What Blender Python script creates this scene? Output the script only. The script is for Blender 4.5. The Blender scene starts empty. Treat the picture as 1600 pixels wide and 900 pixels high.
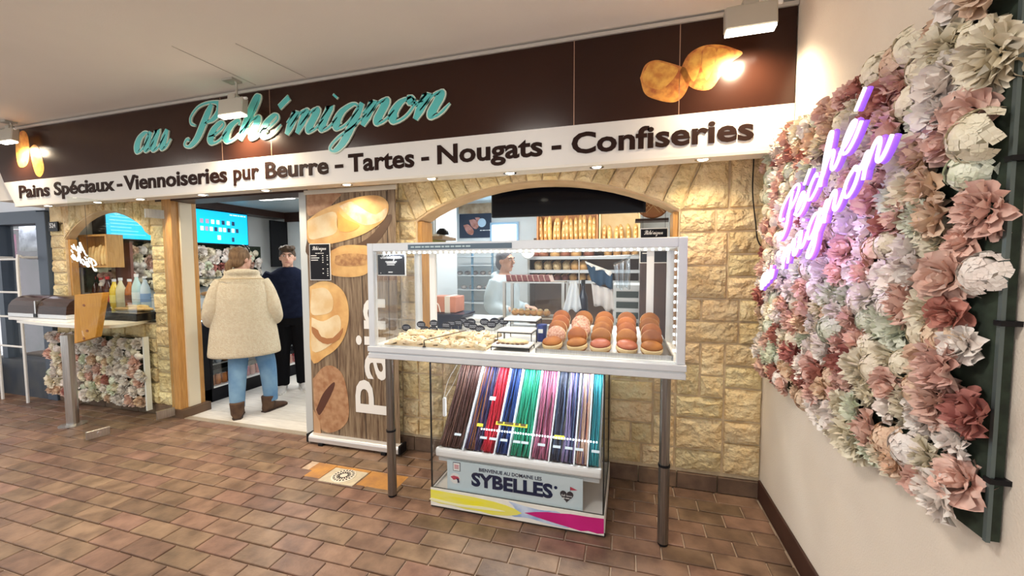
import bpy, bmesh, math, random
from mathutils import Vector, Matrix, noise
rnd = random.Random(11)
sc = bpy.context.scene
COL = sc.collection
# ------------------------------------------------------------ camera
FPX = 621.26
X_ = Vector((2150, -28, 621.26)).normalized()
Y_ = Vector((180, 37, -621.26)).normalized()
Z_ = X_.cross(Y_).normalized()
CR = Matrix((X_, Y_, Z_))
def wray(px, py):
    return CR @ Vector((px - 800, 450 - py, -FPX))
_r = wray(1186, 778)
CAM = -_r * (1.5 / -_r.z)
cd = bpy.data.cameras.new('camera'); cd.sensor_fit = 'HORIZONTAL'; cd.sensor_width = 36; cd.lens = 36 * FPX / 1600
cd.clip_start = .02; cd.clip_end = 200
cam = bpy.data.objects.new('camera', cd); COL.objects.link(cam)
cam.matrix_world = Matrix.Translation(CAM) @ CR.to_4x4()
sc.camera = cam
def at(px, py, ax, v):
    """the point where a sight line meets a known wall/floor plane (ax = 'x','y','z')"""
    i = 'xyz'.index(ax); r = wray(px, py)
    return CAM + r * ((v - CAM[i]) / r[i])
def proj(p):
    c = CR.transposed() @ (Vector(p) - CAM)
    return (800 - c.x / c.z * FPX, 450 + c.y / c.z * FPX, -c.z)
# ------------------------------------------------------------ world, exposure
w = bpy.data.worlds.new('world'); sc.world = w; w.use_nodes = True
bg = w.node_tree.nodes['Background']; bg.inputs[0].default_value = (.95, .975, 1, 1); bg.inputs[1].default_value = 1.0
vs = sc.view_settings; vs.view_transform = 'Standard'; vs.look = 'None'; vs.gamma = 1; vs.exposure = .3555555
vs.use_curve_mapping = False
def lamp(name, kind, loc, energy, color=(1, 1, 1), direction=None, size=.1, size_y=None, angle=None, blend=.6):
    l = bpy.data.lights.new(name, kind); l.energy = energy; l.color = color
    if kind == 'AREA':
        l.size = size
        if size_y: l.shape = 'RECTANGLE'; l.size_y = size_y
    else:
        l.shadow_soft_size = size
        if kind == 'SPOT': l.spot_size = math.radians(angle or 120); l.spot_blend = blend
    o = bpy.data.objects.new(name, l); COL.objects.link(o); o.location = loc
    if direction: o.rotation_euler = Vector(direction).to_track_quat('-Z', 'Y').to_euler()
    return o
# shop ceiling luminaires, and unseen fill lamps added over the gallery (fixtures below)
SHOPL = [(-5.4, 1.3), (-3.9, 1.5), (-2.3, 1.5), (-1.0, 1.4)]
for (x, y) in SHOPL:
    lamp('shop_ceiling_light', 'AREA', (x, y, 2.385), 19, (1, .97, .92), (0, 0, -1), .55, .55)
GALL = [(-1.8, -2.3), (-4.2, -2.3), (-6.6, -2.3)]
for (x, y) in GALL:
    lamp('gallery_fill_lamp', 'AREA', (x, y, 2.83), 26, (1, .93, .85), (0, 0, -1), .5, .5)
# ------------------------------------------------------------ mesh helpers
class MB:
    def __init__(s): s.v = []; s.f = []; s.mi = []
    def add(s, vs, fs, m=0):
        o = len(s.v); s.v += [tuple(v) for v in vs]; s.f += [tuple(i + o for i in f) for f in fs]; s.mi += [m] * len(fs); return s
    def box(s, x0, x1, y0, y1, z0, z1, m=0):
        return s.add([(x0,y0,z0),(x1,y0,z0),(x1,y1,z0),(x0,y1,z0),(x0,y0,z1),(x1,y0,z1),(x1,y1,z1),(x0,y1,z1)],
                     [(0,3,2,1),(4,5,6,7),(0,1,5,4),(1,2,6,5),(2,3,7,6),(3,0,4,7)], m)
    def obox(s, c, ax, ay, az, m=0):
        c, ax, ay, az = map(Vector, (c, ax, ay, az)); v = []
        for k in (-1, 1):
            for (i, j) in ((-1,-1),(1,-1),(1,1),(-1,1)): v.append(c + ax*i + ay*j + az*k)
        return s.add(v, [(0,3,2,1),(4,5,6,7),(0,1,5,4),(1,2,6,5),(2,3,7,6),(3,0,4,7)], m)
    def poly(s, pts, m=0): return s.add(pts, [tuple(range(len(pts)))], m)
    def extr(s, pts, vec, m=0):
        n = len(pts); vec = Vector(vec); a = [Vector(p) for p in pts]
        return s.add(a + [p + vec for p in a], [tuple(range(n))[::-1], tuple(range(n, 2*n))] + [(i, (i+1) % n, n + (i+1) % n, n + i) for i in range(n)], m)
    def tube(s, pts, r, n=8, closed=False, caps=True, m=0, flat=1):
        pts = [Vector(p) for p in pts]; k = len(pts); rr = r if isinstance(r, (list, tuple)) else [r] * k
        vs = []; prev = None
        for i, p in enumerate(pts):
            if closed: t = pts[(i+1) % k] - pts[i-1]
            else: t = pts[min(i+1, k-1)] - pts[max(i-1, 0)]
            if t.length < 1e-9: t = Vector((0, 0, 1))
            t.normalize()
            if prev is None:
                u = t.orthogonal().normalized()
                if abs(t.z) < .9: u = (Vector((0, 0, 1)) - t * t.z).normalized()
            else:
                u = prev - t * prev.dot(t)
                u = u.normalized() if u.length > 1e-6 else t.orthogonal().normalized()
            prev = u; b = t.cross(u)
            for j in range(n):
                a = 2 * math.pi * j / n
                vs.append(p + (u * math.cos(a) + b * (math.sin(a) * flat)) * rr[i])
        fs = []
        for i in range(k if closed else k - 1):
            i2 = (i + 1) % k
            for j in range(n): fs.append((i*n + j, i*n + (j+1) % n, i2*n + (j+1) % n, i2*n + j))
        if caps and not closed: fs += [tuple(range(n))[::-1], tuple(range((k-1)*n, k*n))]
        return s.add(vs, fs, m)
    def lathe(s, c, prof, n=16, ax='z', m=0, sx=1, sy=1):
        c = Vector(c); vs = []; k = len(prof)
        for (r, h) in prof:
            for j in range(n):
                a = 2 * math.pi * j / n; x, y = r * math.cos(a) * sx, r * math.sin(a) * sy
                vs.append(c + Vector({'z': (x, y, h), 'y': (x, h, y), 'x': (h, x, y)}[ax]))
        fs = [(i*n + j, i*n + (j+1) % n, (i+1)*n + (j+1) % n, (i+1)*n + j) for i in range(k-1) for j in range(n)]
        fs += [tuple(range(n))[::-1], tuple(range((k-1)*n, k*n))]
        return s.add(vs, fs, m)
    def ball(s, c, r, nu=10, nv=6, m=0):
        rx, ry, rz = r if isinstance(r, (list, tuple)) else (r, r, r)
        pr = [(max(math.sin(math.pi*i/nv), .02), -math.cos(math.pi*i/nv)) for i in range(nv+1)]
        o = len(s.v); s.lathe((0,0,0), pr, nu, m=m)
        for i in range(o, len(s.v)):
            v = s.v[i]; s.v[i] = (c[0]+v[0]*rx, c[1]+v[1]*ry, c[2]+v[2]*rz)
        return s
    def loft(s, rings, caps=True, m=0):
        n = len(rings[0]); k = len(rings)
        fs = [(i*n + j, i*n + (j+1) % n, (i+1)*n + (j+1) % n, (i+1)*n + j) for i in range(k-1) for j in range(n)]
        if caps: fs += [tuple(range(n))[::-1], tuple(range((k-1)*n, k*n))]
        return s.add([p for r in rings for p in r], fs, m)
    def xf(s, M):
        s.v = [tuple(M @ Vector(v)) for v in s.v]; return s
    def mesh(s, name, mat, smooth=False, bevel=0, norm=True):
        me = bpy.data.meshes.new(name); me.from_pydata(s.v, [], s.f)
        mats = mat if isinstance(mat, (list, tuple)) else [mat]
        for m in mats: me.materials.append(m)
        if len(mats) > 1:
            for p, i in zip(me.polygons, s.mi): p.material_index = i
        if norm or bevel:
            bm = bmesh.new(); bm.from_mesh(me)
            if norm: bmesh.ops.recalc_face_normals(bm, faces=bm.faces)
            if bevel: bmesh.ops.bevel(bm, geom=bm.edges[:], offset=bevel, segments=1, affect='EDGES', clamp_overlap=True)
            bm.to_mesh(me); bm.free()
        if smooth:
            for p in me.polygons: p.use_smooth = True
        me.update(); return me
    def build(s, name, mat, parent=None, smooth=False, bevel=0, norm=True):
        return link(name, s.mesh(name, mat, smooth, bevel, norm), parent)
def link(name, me, parent=None):
    o = bpy.data.objects.new(name, me); COL.objects.link(o)
    if parent is not None:
        o.parent = parent
        if parent.type == 'EMPTY': o.matrix_parent_inverse = Matrix.Translation(parent.location).inverted()
    return o
def tag(o, label, cat, group=None):
    o['label'] = label; o['category'] = cat
    if group: o['group'] = group
    return o
def thing(name, label, cat, loc=(0, 0, 0), group=None):
    o = bpy.data.objects.new(name, None); COL.objects.link(o); o.location = loc; o.empty_display_size = .05
    return tag(o, label, cat, group)
def struct(o): o['kind'] = 'structure'; return o
def stuff(o): o['kind'] = 'stuff'; return o
def copy_tree(o, parent=None):
    c = o.copy(); COL.objects.link(c)
    if parent is not None: c.parent = parent
    for ch in list(o.children): copy_tree(ch, c)
    return c
def B(*a): return MB().box(*a)
def spline(pts, n=6):
    P = [Vector(p) for p in pts]
    if len(P) < 3: return [P[0].lerp(P[-1], i / n) for i in range(n + 1)]
    P = [P[0] * 2 - P[1]] + P + [P[-1] * 2 - P[-2]]; out = []
    for i in range(1, len(P) - 2):
        a, b, c, d = P[i-1:i+3]
        for k in range(n):
            t = k / n
            out.append(.5 * ((2*b) + (c - a)*t + (2*a - 5*b + 4*c - d)*t*t + (3*b - a - 3*c + d)*t**3))
    return out + [P[-2]]
# ------------------------------------------------------------ materials
MATS = {}
def mat(name, c, rough=.6, metal=0, c2=None, scale=8, bump=0, bscale=60, objrand=0, emit=0, detail=4, stretch=None, spec=.5, lo=.35, hi=.65, sss=0, coat=0, bdist=.01):
    """procedural principled material: colour c varied towards c2 by noise on world position, bump from noise"""
    if name in MATS: return MATS[name]
    m = bpy.data.materials.new(name); m.use_nodes = True; nt = m.node_tree; N = nt.nodes; L = nt.links
    p = N['Principled BSDF']; p.inputs['Roughness'].default_value = rough; p.inputs['Metallic'].default_value = metal
    p.inputs['Specular IOR Level'].default_value = spec; p.inputs['Base Color'].default_value = (*c, 1)
    if coat: p.inputs['Coat Weight'].default_value = coat; p.inputs['Coat Roughness'].default_value = .08
    if sss: p.inputs['Subsurface Weight'].default_value = sss; p.inputs['Subsurface Radius'].default_value = (.02, .01, .006)
    if emit: p.inputs['Emission Color'].default_value = (*c, 1); p.inputs['Emission Strength'].default_value = emit
    geo = N.new('ShaderNodeNewGeometry'); src = geo.outputs['Position']
    if stretch:
        mp = N.new('ShaderNodeMapping'); mp.inputs['Scale'].default_value = stretch; L.new(src, mp.inputs[0]); src = mp.outputs[0]
    oi = None
    if objrand:
        oi = N.new('ShaderNodeObjectInfo')
    out = None
    if c2:
        nz = N.new('ShaderNodeTexNoise'); nz.inputs['Scale'].default_value = scale; nz.inputs['Detail'].default_value = detail; L.new(src, nz.inputs[0])
        rp = N.new('ShaderNodeValToRGB'); rp.color_ramp.elements[0].color = (*c, 1); rp.color_ramp.elements[1].color = (*c2, 1)
        rp.color_ramp.elements[0].position = lo; rp.color_ramp.elements[1].position = hi
        L.new(nz.outputs[0], rp.inputs[0]); out = rp.outputs[0]
    if oi:
        hs = N.new('ShaderNodeHueSaturation'); mr = N.new('ShaderNodeMapRange')
        mr.inputs[3].default_value = 1 - objrand; mr.inputs[4].default_value = 1 + objrand
        L.new(oi.outputs['Random'], mr.inputs[0]); L.new(mr.outputs[0], hs.inputs['Value'])
        mr2 = N.new('ShaderNodeMapRange'); mr2.inputs[3].default_value = .5 + objrand * .06; mr2.inputs[4].default_value = .5 - objrand * .06
        wn = N.new('ShaderNodeTexWhiteNoise'); wn.noise_dimensions = '1D'; L.new(oi.outputs['Random'], wn.inputs['W']); L.new(wn.outputs[0], mr2.inputs[0]); L.new(mr2.outputs[0], hs.inputs['Hue'])
        if out: L.new(out, hs.inputs['Color'])
        else: hs.inputs['Color'].default_value = (*c, 1)
        out = hs.outputs[0]
    if out:
        L.new(out, p.inputs['Base Color'])
        if emit: L.new(out, p.inputs['Emission Color'])
    if bump:
        nb = N.new('ShaderNodeTexNoise'); nb.inputs['Scale'].default_value = bscale; nb.inputs['Detail'].default_value = 5; L.new(src, nb.inputs[0])
        bp = N.new('ShaderNodeBump'); bp.inputs['Strength'].default_value = bump; bp.inputs['Distance'].default_value = bdist
        L.new(nb.outputs[0], bp.inputs['Height']); L.new(bp.outputs[0], p.inputs['Normal'])
    MATS[name] = m; return m
ORD = 'first second third fourth fifth sixth seventh eighth ninth tenth eleventh twelfth thirteenth fourteenth fifteenth sixteenth seventeenth eighteenth nineteenth twentieth'.split()
def ordn(i): return ORD[i]
def glass(name, tint=(1, 1, 1), refl=.06, rough=.0, graze=.28):
    if name in MATS: return MATS[name]
    m = bpy.data.materials.new(name); m.use_nodes = True; nt = m.node_tree; N = nt.nodes; L = nt.links
    for n in list(N):
        if n.type == 'BSDF_PRINCIPLED': N.remove(n)
    tr = N.new('ShaderNodeBsdfTransparent'); tr.inputs[0].default_value = (*tint, 1)
    gl = N.new('ShaderNodeBsdfGlossy'); gl.inputs['Roughness'].default_value = rough
    lw = N.new('ShaderNodeLayerWeight'); lw.inputs[0].default_value = .35
    mr = N.new('ShaderNodeMapRange'); mr.inputs[3].default_value = refl; mr.inputs[4].default_value = graze
    mx = N.new('ShaderNodeMixShader')
    L.new(lw.outputs['Fresnel'], mr.inputs[0]); L.new(mr.outputs[0], mx.inputs[0]); L.new(tr.outputs[0], mx.inputs[1]); L.new(gl.outputs[0], mx.inputs[2])
    L.new(mx.outputs[0], N['Material Output'].inputs[0])
    MATS[name] = m; return m
def text(name, s, m, parent, org, ux, uz, width, height=None, bold=.0, ext=.002, shear=0, split=False):
    """lettering as a mesh: lower-left corner org, running along ux, up along uz, fitted to width (and height of the whole box)"""
    if s == '~':      # writing too small to read in the photograph: a row of short dashes
        org, ux, uz = Vector(org), Vector(ux).normalized(), Vector(uz).normalized(); h = height or width * .12; nrm = ux.cross(uz); mb = MB(); x = 0; i = 0
        while x < width * .97:
            w_ = min(h * (1.6, 2.6, 1.1, 2.0)[i % 4], width - x); mb.obox(org + ux * (x + w_ / 2) + uz * h / 2 + nrm * .0004, ux * w_ / 2, uz * h * .32, nrm * .0004); x += w_ + h * .5; i += 1
        return mb.build(name, m, parent)
    c = bpy.data.curves.new(name, 'FONT'); c.body = s; c.offset = bold; c.shear = shear; c.resolution_u = 3
    o = bpy.data.objects.new(name, c); COL.objects.link(o)
    dg = bpy.context.evaluated_depsgraph_get(); me = bpy.data.meshes.new_from_object(o.evaluated_get(dg))
    bpy.data.objects.remove(o); bpy.data.curves.remove(c)
    xs = [v.co.x for v in me.vertices]; ys = [v.co.y for v in me.vertices]
    if not xs: return None
    x0, x1, y0, y1 = min(xs), max(xs), min(ys), max(ys)
    kx = width / (x1 - x0); ky = (height / (y1 - y0)) if height else kx
    org, ux, uz = Vector(org), Vector(ux).normalized(), Vector(uz).normalized(); nrm = ux.cross(uz)
    bm = bmesh.new(); bm.from_mesh(me)
    if split: bmesh.ops.remove_doubles(bm, verts=bm.verts, dist=1e-5)
    for v in bm.verts: v.co = org + ux * ((v.co.x - x0) * kx) + uz * ((v.co.y - y0) * ky)
    if ext:
        g = bmesh.ops.extrude_face_region(bm, geom=bm.faces[:])
        for v in g['geom']:
            if isinstance(v, bmesh.types.BMVert): v.co += nrm * ext
    bmesh.ops.recalc_face_normals(bm, faces=bm.faces); bm.verts.index_update(); bm.faces.index_update(); bm.faces.ensure_lookup_table()
    me.materials.clear(); me.materials.append(m)
    if split:      # every letter its own part (dots and accents stay with their letter)
        seen = set(); isl = []
        for f in bm.faces:
            if f.index in seen: continue
            st = [f]; seen.add(f.index); cur = []
            while st:
                g = st.pop(); cur.append(g)
                for e in g.edges:
                    for h in e.link_faces:
                        if h.index not in seen: seen.add(h.index); st.append(h)
            t_ = [(v.co - org).dot(ux) for g in cur for v in g.verts]; isl.append([min(t_), max(t_), cur])
        isl.sort(key=lambda q: q[0]); grp = []
        for q in isl:
            hit = None
            for g in grp:
                ov = min(g[1], q[1]) - max(g[0], q[0])
                if ov > .4 * min(g[1] - g[0], q[1] - q[0]): hit = g
            if hit: hit[0] = min(hit[0], q[0]); hit[1] = max(hit[1], q[1]); hit[2] += q[2]
            else: grp.append([q[0], q[1], list(q[2])])
        for g in grp:
            vi = {}; V = []; F = []
            for f in g[2]:
                ff = []
                for v in f.verts:
                    if v.index not in vi: vi[v.index] = len(V); V.append(tuple(v.co))
                    ff.append(vi[v.index])
                F.append(tuple(ff))
            o = MB().add(V, F).build('letter', m, parent, norm=False)
        bm.free(); return o
    bm.to_mesh(me); bm.free()
    return link(name, me, parent)
# handwritten script letters: strokes in units of the x-height; (strokes, advance)
SCR = {
 'a': ([[(.75,.82),(.48,1),(.14,.75),(.06,.32),(.25,.0),(.52,.18),(.76,.75)], [(.8,1),(.75,.4),(.82,.04),(1.0,.1),(1.2,.5)]], 1.12),
 'u': ([[(-.08,.55),(.14,1),(.1,.35),(.25,0),(.52,.2),(.76,.75)], [(.8,1),(.75,.4),(.82,.04),(1.0,.1),(1.2,.5)]], 1.12),
 'e': ([[(-.05,.35),(.3,.45),(.58,.78),(.42,1),(.13,.7),(.08,.25),(.3,0),(.6,.12),(.85,.5)]], .8),
 'c': ([[(.6,.72),(.5,.98),(.18,.75),(.07,.3),(.3,0),(.6,.12),(.85,.5)]], .8),
 'h': ([[(0,.3),(.35,1.1),(.45,1.85),(.3,2.0),(.18,1.5),(.12,.7),(.08,0)], [(.12,.3),(.35,.85),(.58,1),(.68,.75),(.62,.3),(.75,.02),(.95,.12),(1.15,.5)]], 1.08),
 'm': ([[(-.12,.55),(.1,1),(.1,.6),(.06,0)], [(.1,.35),(.3,.88),(.48,1),(.56,.75),(.5,0)], [(.52,.35),(.74,.88),(.92,1),(1.0,.75),(.95,.25),(1.06,.02),(1.25,.15),(1.42,.5)]], 1.36),
 'n': ([[(-.12,.55),(.1,1),(.1,.6),(.06,0)], [(.1,.35),(.32,.88),(.52,1),(.6,.75),(.56,.25),(.68,.02),(.88,.15),(1.05,.5)]], 1.0),
 'i': ([[(-.05,.5),(.13,1),(.1,.3),(.22,.02),(.42,.12),(.6,.5)], [(.17,1.42),(.19,1.5)]], .58),
 'g': ([[(.75,.82),(.48,1),(.14,.75),(.06,.32),(.25,.0),(.52,.18),(.76,.75)], [(.8,1),(.75,.2),(.66,-.65),(.42,-1.0),(.2,-.82),(.38,-.4),(.8,0),(1.15,.5)]], 1.1),
 'o': ([[(.48,.97),(.16,.78),(.06,.35),(.28,0),(.58,.2),(.7,.65),(.5,.97),(.6,.72),(.98,.72)]], .9),
 'P': ([[(.92,1.95),(.80,1.2),(.66,.35),(.36,-.03),(.05,.08),(.08,.34),(.25,.3)], [(.36,1.0),(.06,1.15),(-.04,1.5),(.22,1.92),(.75,2.05),(1.25,1.95),(1.45,1.6),(1.25,1.2),(.86,1.05)]], 1.35),
 'A': ([[(-.1,.1),(.2,.1),(.7,1.3),(1.0,2.1),(1.0,1.0),(1.05,.05),(1.3,.3)], [(.35,.75),(1.2,.8)]], 1.35),
}
SCR['é'] = (SCR['e'][0] + [[(.48,1.32),(.8,1.72)]], .8)
def script_paths(s, slant=.38, space=.55, chars=False):
    x = 0; out = []; per = []
    for ch in s:
        if ch == ' ': x += space; continue
        st, adv = SCR[ch]; mine = []
        for q in st: mine.append([Vector((px + x + py * slant, py, 0)) for (px, py) in spline_xy(q)])
        out += mine; per.append(mine); x += adv
    return (per if chars else out), x
def spline_xy(q): return [(v.x, v.y) for v in spline([(a, b, 0) for (a, b) in q], 7)]
def stroke_mesh(mb, paths, kx, xh, org, ux, uz, wmin, wmax, ext, base):
    nrm = ux.cross(uz)
    for p in paths:
        Q = [Vector((v.x * kx, v.y * xh)) for v in p]; n = len(Q); Lf = []; Rt = []
        for i in range(n):
            t = Q[min(i+1, n-1)] - Q[max(i-1, 0)]
            if t.length < 1e-9: t = Vector((1, 0))
            t.normalize(); e = min(i, n-1-i) / 4
            k = max(0, -t.y) ** 1.3
            wd = (wmin + (wmax - wmin) * k) * .5 * min(1, .55 + .45 * e)
            if n < 10: wd = wmax * .30
            b = Vector((-t.y, t.x)) * wd
            Lf.append(Q[i] + b); Rt.append(Q[i] - b)
        V = []
        for a, b in zip(Lf, Rt):
            for (q, h) in ((a, base), (b, base), (b, base+ext), (a, base+ext)): V.append(org + ux * q.x + uz * q.y + nrm * h)
        F = []
        for i in range(n - 1):
            for j in range(4): F.append((4*i+j, 4*i+(j+1) % 4, 4*i+4+(j+1) % 4, 4*i+4+j))
        F += [(0,1,2,3), (4*n-4, 4*n-3, 4*n-2, 4*n-1)]
        mb.add(V, F)
    return mb
def stroke_mesh(mb, paths, kx, xh, org, ux, uz, wmin, wmax, ext, base):
    nrm = ux.cross(uz)
    for p in paths:
        Q = [Vector((v.x * kx, v.y * xh)) for v in p]; n = len(Q); Lf = []; Rt = []
        for i in range(n):
            t = Q[min(i+1, n-1)] - Q[max(i-1, 0)]
            if t.length < 1e-9: t = Vector((1, 0))
            t.normalize(); e = min(i, n-1-i) / 4
            k = max(0, -t.y) ** 1.3
            wd = (wmin + (wmax - wmin) * k) * .5 * min(1, .55 + .45 * e)
            if n < 10: wd = wmax * .30
            b = Vector((-t.y, t.x)) * wd
            Lf.append(Q[i] + b); Rt.append(Q[i] - b)
        V = []
        for a, b in zip(Lf, Rt):
            for (q, h) in ((a, base), (b, base), (b, base+ext), (a, base+ext)): V.append(org + ux * q.x + uz * q.y + nrm * h)
        F = []
        for i in range(n - 1):
            for j in range(4): F.append((4*i+j, 4*i+(j+1) % 4, 4*i+4+(j+1) % 4, 4*i+4+j))
        F += [(0,1,2,3), (4*n-4, 4*n-3, 4*n-2, 4*n-1)]
        mb.add(V, F)
    return mb
def stroke_mesh(mb, paths, kx, xh, org, ux, uz, wmin, wmax, ext, base):
    nrm = ux.cross(uz)
    for p in paths:
        Q = [Vector((v.x * kx, v.y * xh)) for v in p]; n = len(Q); Lf = []; Rt = []
        for i in range(n):
            t = Q[min(i+1, n-1)] - Q[max(i-1, 0)]
            if t.length < 1e-9: t = Vector((1, 0))
            t.normalize(); e = min(i, n-1-i) / 4
            k = max(0, -t.y) ** 1.3
            wd = (wmin + (wmax - wmin) * k) * .5 * min(1, .55 + .45 * e)
            if n < 10: wd = wmax * .30
            b = Vector((-t.y, t.x)) * wd
            Lf.append(Q[i] + b); Rt.append(Q[i] - b)
        V = []
        for a, b in zip(Lf, Rt):
            for (q, h) in ((a, base), (b, base), (b, base+ext), (a, base+ext)): V.append(org + ux * q.x + uz * q.y + nrm * h)
        F = []
        for i in range(n - 1):
            for j in range(4): F.append((4*i+j, 4*i+(j+1) % 4, 4*i+4+(j+1) % 4, 4*i+4+j))
        F += [(0,1,2,3), (4*n-4, 4*n-3, 4*n-2, 4*n-1)]
        mb.add(V, F)
    return mb
def stroke_mesh(mb, paths, kx, xh, org, ux, uz, wmin, wmax, ext, base):
    nrm = ux.cross(uz)
    for p in paths:
        Q = [Vector((v.x * kx, v.y * xh)) for v in p]; n = len(Q); Lf = []; Rt = []
        for i in range(n):
            t = Q[min(i+1, n-1)] - Q[max(i-1, 0)]
            if t.length < 1e-9: t = Vector((1, 0))
            t.normalize(); e = min(i, n-1-i) / 4
            k = max(0, -t.y) ** 1.3
            wd = (wmin + (wmax - wmin) * k) * .5 * min(1, .55 + .45 * e)
            if n < 10: wd = wmax * .30
            b = Vector((-t.y, t.x)) * wd
            Lf.append(Q[i] + b); Rt.append(Q[i] - b)
        V = []
        for a, b in zip(Lf, Rt):
            for (q, h) in ((a, base), (b, base), (b, base+ext), (a, base+ext)): V.append(org + ux * q.x + uz * q.y + nrm * h)
        F = []
        for i in range(n - 1):
            for j in range(4): F.append((4*i+j, 4*i+(j+1) % 4, 4*i+4+(j+1) % 4, 4*i+4+j))
        F += [(0,1,2,3), (4*n-4, 4*n-3, 4*n-2, 4*n-1)]
        mb.add(V, F)
    return mb
def stroke_mesh(mb, paths, kx, xh, org, ux, uz, wmin, wmax, ext, base):
    nrm = ux.cross(uz)
    for p in paths:
        Q = [Vector((v.x * kx, v.y * xh)) for v in p]; n = len(Q); Lf = []; Rt = []
        for i in range(n):
            t = Q[min(i+1, n-1)] - Q[max(i-1, 0)]
            if t.length < 1e-9: t = Vector((1, 0))
            t.normalize(); e = min(i, n-1-i) / 4
            k = max(0, -t.y) ** 1.3
            wd = (wmin + (wmax - wmin) * k) * .5 * min(1, .55 + .45 * e)
            if n < 10: wd = wmax * .30
            b = Vector((-t.y, t.x)) * wd
            Lf.append(Q[i] + b); Rt.append(Q[i] - b)
        V = []
        for a, b in zip(Lf, Rt):
            for (q, h) in ((a, base), (b, base), (b, base+ext), (a, base+ext)): V.append(org + ux * q.x + uz * q.y + nrm * h)
        F = []
        for i in range(n - 1):
            for j in range(4): F.append((4*i+j, 4*i+(j+1) % 4, 4*i+4+(j+1) % 4, 4*i+4+j))
        F += [(0,1,2,3), (4*n-4, 4*n-3, 4*n-2, 4*n-1)]
        mb.add(V, F)
    return mb
def stroke_mesh(mb, paths, kx, xh, org, ux, uz, wmin, wmax, ext, base):
    nrm = ux.cross(uz)
    for p in paths:
        Q = [Vector((v.x * kx, v.y * xh)) for v in p]; n = len(Q); Lf = []; Rt = []
        for i in range(n):
            t = Q[min(i+1, n-1)] - Q[max(i-1, 0)]
            if t.length < 1e-9: t = Vector((1, 0))
            t.normalize(); e = min(i, n-1-i) / 4
            k = max(0, -t.y) ** 1.3
            wd = (wmin + (wmax - wmin) * k) * .5 * min(1, .55 + .45 * e)
            if n < 10: wd = wmax * .30
            b = Vector((-t.y, t.x)) * wd
            Lf.append(Q[i] + b); Rt.append(Q[i] - b)
        V = []
        for a, b in zip(Lf, Rt):
            for (q, h) in ((a, base), (b, base), (b, base+ext), (a, base+ext)): V.append(org + ux * q.x + uz * q.y + nrm * h)
        F = []
        for i in range(n - 1):
            for j in range(4): F.append((4*i+j, 4*i+(j+1) % 4, 4*i+4+(j+1) % 4, 4*i+4+j))
        F += [(0,1,2,3), (4*n-4, 4*n-3, 4*n-2, 4*n-1)]
        mb.add(V, F)
    return mb
def script_text(name, s, m, parent, org, ux, uz, width, xh, wmin, wmax, ext, base=0, slant=.38):
    """calligraphic lettering: thick down-strokes and thin up-strokes, cut out ext metres thick"""
    paths, adv = script_paths(s, slant)
    return stroke_mesh(MB(), paths, width / adv, xh, Vector(org), Vector(ux).normalized(), Vector(uz).normalized(), wmin, wmax, ext, base).build(name, m, parent)
def script_letters(s, m_edge, m_face, parent, org, ux, uz, width, xh, slant=.38):
    per, adv = script_paths(s, slant, chars=True); k = width / adv; a = (Vector(org), Vector(ux).normalized(), Vector(uz).normalized())
    for paths in per:
        e = stroke_mesh(MB(), paths, k, xh, *a, .030, .086, .010, 0).build('letter', m_edge, parent)
        stroke_mesh(MB(), paths, k, xh, *a, .014, .066, .0125, 0).build('letter_face', m_face, e)
# ============================================================ SETTING
UX, UZ = Vector((1, 0, 0)), Vector((0, 0, 1))
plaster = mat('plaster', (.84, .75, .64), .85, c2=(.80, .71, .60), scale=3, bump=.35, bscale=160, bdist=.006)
ceilm = mat('ceiling_paint', (.84, .80, .75), .9, c2=(.81, .77, .72), scale=1.5, bump=.08, bscale=120)
mortar = mat('mortar', (.72, .59, .40), .95, c2=(.60, .47, .30), scale=20, bump=.3, bscale=120)
stonem = mat('sandstone', (.94, .79, .49), .92, c2=(.82, .61, .32), scale=7, bump=1.0, bscale=24, objrand=.15, bdist=.05, detail=8)
tilem = mat('terracotta_tile', (.275, .170, .112), .40, c2=(.150, .088, .058), scale=9, bump=.15, bscale=70, objrand=.22)
grout = mat('grout', (.66, .52, .39), .9, c2=(.55, .42, .31), scale=30)
brown = mat('brown_skirting', (.060, .022, .014), .5, c2=(.045, .016, .01), scale=12)
plinthm = mat('plinth_tile', (.20, .13, .08), .6, c2=(.12, .075, .05), scale=10, bump=.2, bscale=60, objrand=.15)
wood = mat('honey_wood', (.60, .33, .10), .45, c2=(.45, .22, .06), scale=6, stretch=(18, 18, 1.2), bump=.05)
darkwood = mat('dark_wood', (.055, .022, .014), .4, c2=(.035, .014, .01), scale=6, stretch=(2, 14, 14))
steel = mat('brushed_steel', (.62, .61, .58), .3, 1, c2=(.5, .49, .47), scale=6, stretch=(30, 30, 1))
chrome = mat('chrome', (.8, .8, .8), .12, 1)
alu = mat('pale_aluminium', (.74, .77, .79), .38, .25, c2=(.68, .71, .74), scale=5)
white = mat('white_paint', (.85, .85, .83), .45)
black = mat('black_plastic', (.009, .009, .011), .4, spec=.2)
gloss_black = mat('gloss_black', (.006, .006, .009), .10, spec=.15)
winglass = glass('clear_glass', (.985, .99, .99), .012)
doorglass = glass('door_glass', (.93, .95, .93), .015, graze=.09)
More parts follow.
